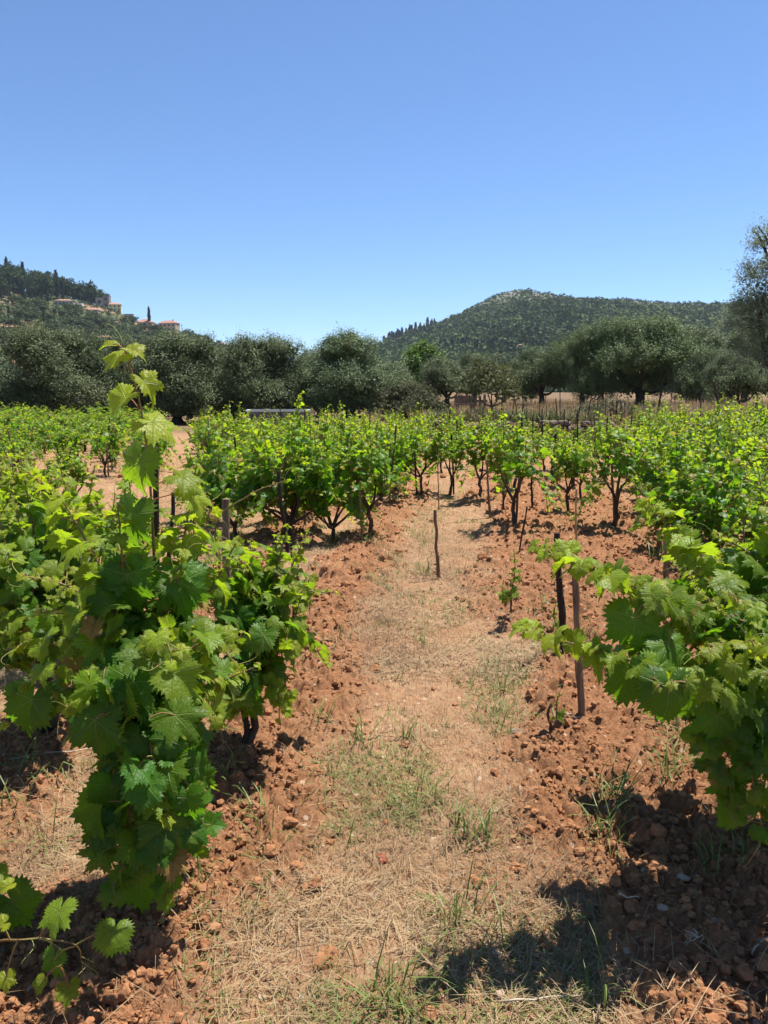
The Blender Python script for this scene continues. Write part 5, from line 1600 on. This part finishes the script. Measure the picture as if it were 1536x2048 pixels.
# ------------------------------------------------------------------ straw, grass, clods, stones
def scatter(n, y0, y1, u0, u1, rs, pw=1.0):
    y = y0 * (y1 / y0) ** (rs.random(n) ** pw); x = rs.uniform(u0, u1, n) * y
    return x, y


rs = rng_(801); mb = MB()
for (n, y0, y1, s) in [(56000, 1.3, 4.0, 1.0), (130000, 4.0, 9.0, 1.6), (70000, 9.0, 26, 2.4)]:
    x, y = scatter(n, y0, y1, -.62, .62, rs)
    t = tilled(x, y); cl = fbm(x * 2.3, y * 2.3, 3, 90)
    k = rs.random(n) < (1 - t) ** 0.9 * np.clip((cl - .30) * 3.4, 0.10, 1) + 0.06
    x, y = x[k], y[k]; m = len(x)
    z = ground_z(x, y, True)
    stand = rs.random(m) < 0.22
    pitch = np.where(stand, rs.uniform(.5, 1.4, m), rs.uniform(-.04, .28, m))
    blades(mb, np.stack([x, y, z + np.where(stand, -.005, rs.uniform(.001, .022, m))], 1), rs.uniform(0, 6.28, m), pitch, np.where(stand, rs.uniform(.03, .10, m), rs.uniform(.025, .075, m) + .12 * rs.random(m) ** 4) * (0.8 + .2 * s), rs.uniform(.0010, .0026, m) * s, rs.uniform(-.1, .5, m) + stand * .4, np.clip(rs.random(m) * .55 + 1.3 * (fbm(x * 2.9, y * 2.9, 3, 91) - .33), 0, 1), rs)
tag(mb.build('dry_straw_litter_grass', M['drygrass']), kind='stuff')

rs = rng_(802); mb = MB()
TUFT = [(500, 1650, 14), (812, 1485, 20), (830, 1605, 22), (868, 1612, 22), (962, 1690, 26), (940, 1680, 20), (1205, 1715, 22), (1190, 1700, 14), (912, 1845, 20), (905, 1870, 14), (722, 1492, 14), (1212, 1622, 26), (1230, 1640, 18), (100, 1690, 16), (1335, 1590, 24), (1350, 1560, 20), (1480, 1765, 16), (1500, 1690, 20), (770, 2000, 22), (790, 2030, 20),
        (850, 1152, 20), (760, 1180, 18), (1310, 1140, 26), (1350, 1150, 20), (740, 1108, 24), (850, 1090, 16), (530, 1700, 8), (390, 1790, 8), (460, 1600, 10), (640, 1460, 12), (1170, 1300, 10), (1080, 1240, 8), (420, 1720, 6), (1420, 1780, 14), (1180, 2020, 12), (850, 2030, 10), (980, 1930, 8), (30, 1640, 12), (130, 1575, 14), (60, 1560, 10), (1010, 1390, 12), (680, 1300, 10), (660, 1330, 8), (1290, 1420, 12), (1345, 1480, 22), (1370, 1510, 22)]
P, Yw = [], []
for (a, b, n) in TUFT:
    g = gnd(a, b)
    for _ in range(n): P.append((g[0] + rs.normal(0, .03), g[1] + rs.normal(0, .03), rs.uniform(.07, .24)))
for _ in range(420):
    x, y = scatter(1, 1.4, 17, -.6, .6, rs); x, y = float(x[0]), float(y[0])
    t_ = float(tilled(np.array([x]), np.array([y]))[0])
    if y < 4.2 and rs.random() > 0.10 + 0.20 * (y - 1.4): continue
    if rs.random() > (1.0 - 0.85 * t_) * (0.25 + float(fbm(np.array([x * 1.3]), np.array([y * 1.3]), 2, 95)[0])): continue
    sz = rs.uniform(.03, .11)
    for _ in range(int(rs.integers(6, 26))): P.append((x + rs.normal(0, .035), y + rs.normal(0, .035), sz * rs.uniform(.5, 1.3)))
P = np.array(P); n = len(P)
blades(mb, np.stack([P[:, 0], P[:, 1], ground_z(P[:, 0], P[:, 1], True) - .004], 1), rs.uniform(0, 6.28, n), rs.uniform(.35, 1.45, n), P[:, 2], rs.uniform(.0025, .0058, n) * np.interp(P[:, 1], [2, 8], [1, 1.8]), rs.uniform(.1, 1.5, n), rs.random(n), rs)
# low matted green in patches along the lane
n = 95000; x, y = scatter(n, 1.5, 18, -.3, .32, rs)
t_ = tilled(x, y); k = (rs.random(n) < np.clip((fbm(x * 1.9, y * 1.3, 3, 93) - .47) * 6, 0, 1) * (1 - .8 * t_) * np.interp(y, [1.5, 3, 5], [.35, .9, 1]))
x, y = x[k], y[k]; n = len(x)
blades(mb, np.stack([x, y, ground_z(x, y, True) - .003], 1), rs.uniform(0, 6.28, n), rs.uniform(.1, 1.2, n), rs.uniform(.02, .075, n) * np.interp(y, [2, 9], [1, 1.5]), rs.uniform(.0015, .0035, n) * np.interp(y, [2, 9], [1, 2.2]), rs.uniform(.1, 1.4, n), np.clip(rs.random(n) * .8 + .3, 0, 1), rs)
tag(mb.build('green_grass', M['greengrass']), kind='stuff')

# loose clods: heaps nobody could count
rs = rng_(803); mb = MB()
phi = (1 + 5 ** .5) / 2
iv = nrm(np.array([(-1, phi, 0), (1, phi, 0), (-1, -phi, 0), (1, -phi, 0), (0, -1, phi), (0, 1, phi), (0, -1, -phi), (0, 1, -phi), (phi, 0, -1), (phi, 0, 1), (-phi, 0, -1), (-phi, 0, 1)], float))
it = np.array([(0, 11, 5), (0, 5, 1), (0, 1, 7), (0, 7, 10), (0, 10, 11), (1, 5, 9), (5, 11, 4), (11, 10, 2), (10, 7, 6), (7, 1, 8), (3, 9, 4), (3, 4, 2), (3, 2, 6), (3, 6, 8), (3, 8, 9), (4, 9, 5), (2, 4, 11), (6, 2, 10), (8, 6, 7), (9, 8, 1)])
# one subdivision
vv = list(map(tuple, iv)); cache = {}
def midv(a, b):
    k = (min(a, b), max(a, b))
    if k not in cache:
        cache[k] = len(vv); vv.append(tuple(nrm((np.array(vv[a]) + np.array(vv[b])) / 2)))
    return cache[k]
it2 = []
for a, b, c in it:
    x_, y_, z_ = midv(a, b), midv(b, c), midv(c, a); it2 += [(a, x_, z_), (b, y_, x_), (c, z_, y_), (x_, y_, z_)]
IV2 = np.array(vv); IT2 = np.array(it2)
n = 44000
x, y = scatter(n, 1.35, 17, -.6, .6, rs); t = tilled(x, y)
k = rs.random(n) < (t ** 1.4) * (0.25 + 1.0 * fbm(x * 3, y * 3, 2, 97)) + .02
x, y = x[k], y[k]; n = len(x)
rad = np.clip(rs.lognormal(math.log(.0052), .58, n), .0022, .022) * np.interp(y, [1.5, 6, 15], [.95, 1.8, 3.0])
sc3 = rs.uniform(.7, 1.25, (n, 1, 3)) * np.array([1, 1, .8]); nz = 1 + rs.uniform(-.24, .24, (n, len(IV2), 1))
zz = ground_z(x, y, True)
v = IV2[None] * nz * sc3 * rad[:, None, None] + np.stack([x, y, zz + rad * .25], 1)[:, None, :]
mb.add(v.reshape(-1, 3), (IT2[None] + (np.arange(n) * len(IV2))[:, None, None]).reshape(-1, 3))
tag(mb.build('earth_rubble', M['clod']), kind='stuff')


def single_lump(name, px, py, wpx, flat, mat, label, cat, seed):
    rs = rng_(seed); g = gnd(px, py); r = wpx * g[1] / F_PX / 2
    z = float(np.mean(ground_z(g[0] + rs.normal(0, r * .5, 12), g[1] + rs.normal(0, r * .5, 12), True)))
    V, T = IV2, IT2
    n_ = 1 + .22 * (np.array([math.sin(3.1 * a + 2 * seed) * math.cos(2.7 * b + seed) + math.sin(4 * c + seed) for a, b, c in V]))[:, None] + rs.uniform(-.1, .1, (len(V), 1))
    v = V * n_ * r * np.array([1.0, .85, flat])
    o = MB().add(v, T).build(name, mat); o.location = (g[0], g[1], z + r * flat * .45); o.rotation_euler = (rs.normal(0, .2), rs.normal(0, .2), rs.uniform(0, 6))
    tag(o, label, cat)
for i, a in enumerate([
    ('earth_clod', 655, 1928, 54, .7, M['clod'], 'largest cracked red clod at the lower edge of the lane', 'clod'),
    ('earth_clod', 632, 1785, 40, .8, M['clod'], 'round shaded clod below the leafy vine, on open red soil', 'clod'),
    ('earth_clod', 1265, 1800, 32, .85, M['clod'], 'rounded clod lit orange inside the leaf shadow', 'clod'),
    ('limestone', 1000, 2005, 30, .7, M['stone'], 'pale wedge-shaped stone in the dappled shade at the bottom', 'stone'),
    ('earth_clod', 1110, 1975, 42, .6, M['clod'], 'broad clod in the dappled leaf shadow, above the bottom edge', 'clod'),
    ('limestone', 1322, 1868, 24, .8, M['stone'], 'grey stone lying in the deepest part of the leaf shadow', 'stone'),
    ('limestone', 1360, 1795, 30, .7, M['stone'], 'grey stone at the upper border of the leaf shadow', 'stone'),
    ('limestone', 1034, 1482, 22, .7, M['stone'], 'flat orange stone on clods left of the tiny tied vine', 'stone'),
    ('earth_clod', 1165, 1578, 22, .7, M['clod'], 'dark clod alone on flat earth below the grey post', 'clod'),
    ('earth_clod', 540, 1740, 36, .7, M['clod'], 'crumbled clod right of the low hanging vine leaves', 'clod'),
    ('earth_clod', 1350, 1990, 42, .6, M['clod'], 'big dark clod in full shade near the bottom corner', 'clod'),
    ('limestone', 990, 1925, 20, .8, M['stone'], 'small round pale stone on the shadow fringe', 'stone'),
]): single_lump(*a, 900 + i)

# red fallen leaf, bleached root, dry twigs
g = gnd(765, 1732); mb = MB(); rs = rng_(930)
add_leaves(mb, np.array([[0, 0, .015]]), np.array([[.2, -.3, .9]]), np.array([[1, .2, .1]]), np.array([.04]), np.array([0.]), np.array([.5]), np.array([0.]), 0, rs)
o = mb.build('fallen_leaf', M['redleaf'], None, True); o.location = (g[0], g[1], float(ground_z(np.array([g[0]]), np.array([g[1]]))[0])); tag(o, 'curled red leaf fallen on the straw of the lane', 'leaf')
g = gnd(1392, 1940); mb = MB()
for k in range(11):
    a = rs.normal(2.6, .9); P = [np.array([0, 0, .012])]; dd = np.array([math.cos(a), math.sin(a), .5])
    for q in range(6): P.append(P[-1] + dd * .008 * rs.uniform(.6, 1.4)); dd = nrm(dd + rs.normal(0, .4, 3) + np.array([0, 0, -.2]))
    tube(mb, P, np.linspace(.0016, .0005, 7), 4, cap=False)
o = mb.build('dry_root_tuft', M['root'], None, True); o.location = (g[0], g[1], float(ground_z(np.array([g[0]]), np.array([g[1]]))[0])); tag(o, 'bleached white root tuft on dark shaded earth', 'root')
for i, (a, b, c, d, lb) in enumerate([(1235, 1852, 1275, 1853, 'short pale dry stick lying in the leaf shadow'), (1005, 2028, 1160, 2010, 'long thin pale stalk lying across the bottom of the leaf shadow'), (1500, 1950, 1536, 1925, 'pale straw stalk at the frame edge in the shade'), (220, 1500, 20, 1545, 'long dry stalk on the sunlit straw left of the leafy vine')]):
    p, q = gnd(a, b), gnd(c, d); mb = MB()
    for v in (p, q): v[2] = float(ground_z(v[0:1], v[1:2])[0]) + .02
    P = p + (q - p) * np.linspace(0, 1, 6)[:, None]; P[1:-1] += rs.normal(0, .004, (4, 3))
    tube(mb, P - p, np.linspace(.0034, .0018, 6), 5); o = mb.build('dry_stick', M['root'], None, True); o.location = p; tag(o, lb, 'stick')

# ------------------------------------------------------------------ the summer air
hm, hnt, hout = new_mat('summer_haze'); hv = hnt.nodes.new('ShaderNodeVolumePrincipled')
hv.inputs['Color'].default_value = (0.72, 0.84, 1.0, 1); hv.inputs['Density'].default_value = 0.00009; hv.inputs['Anisotropy'].default_value = 0.2
hnt.links.new(hv.outputs[0], hout.inputs['Volume'])
mb = MB(); box(mb, (-3800, -90, -6), (3800, 2500, 190)); tag(mb.build('haze', hm), kind='stuff')
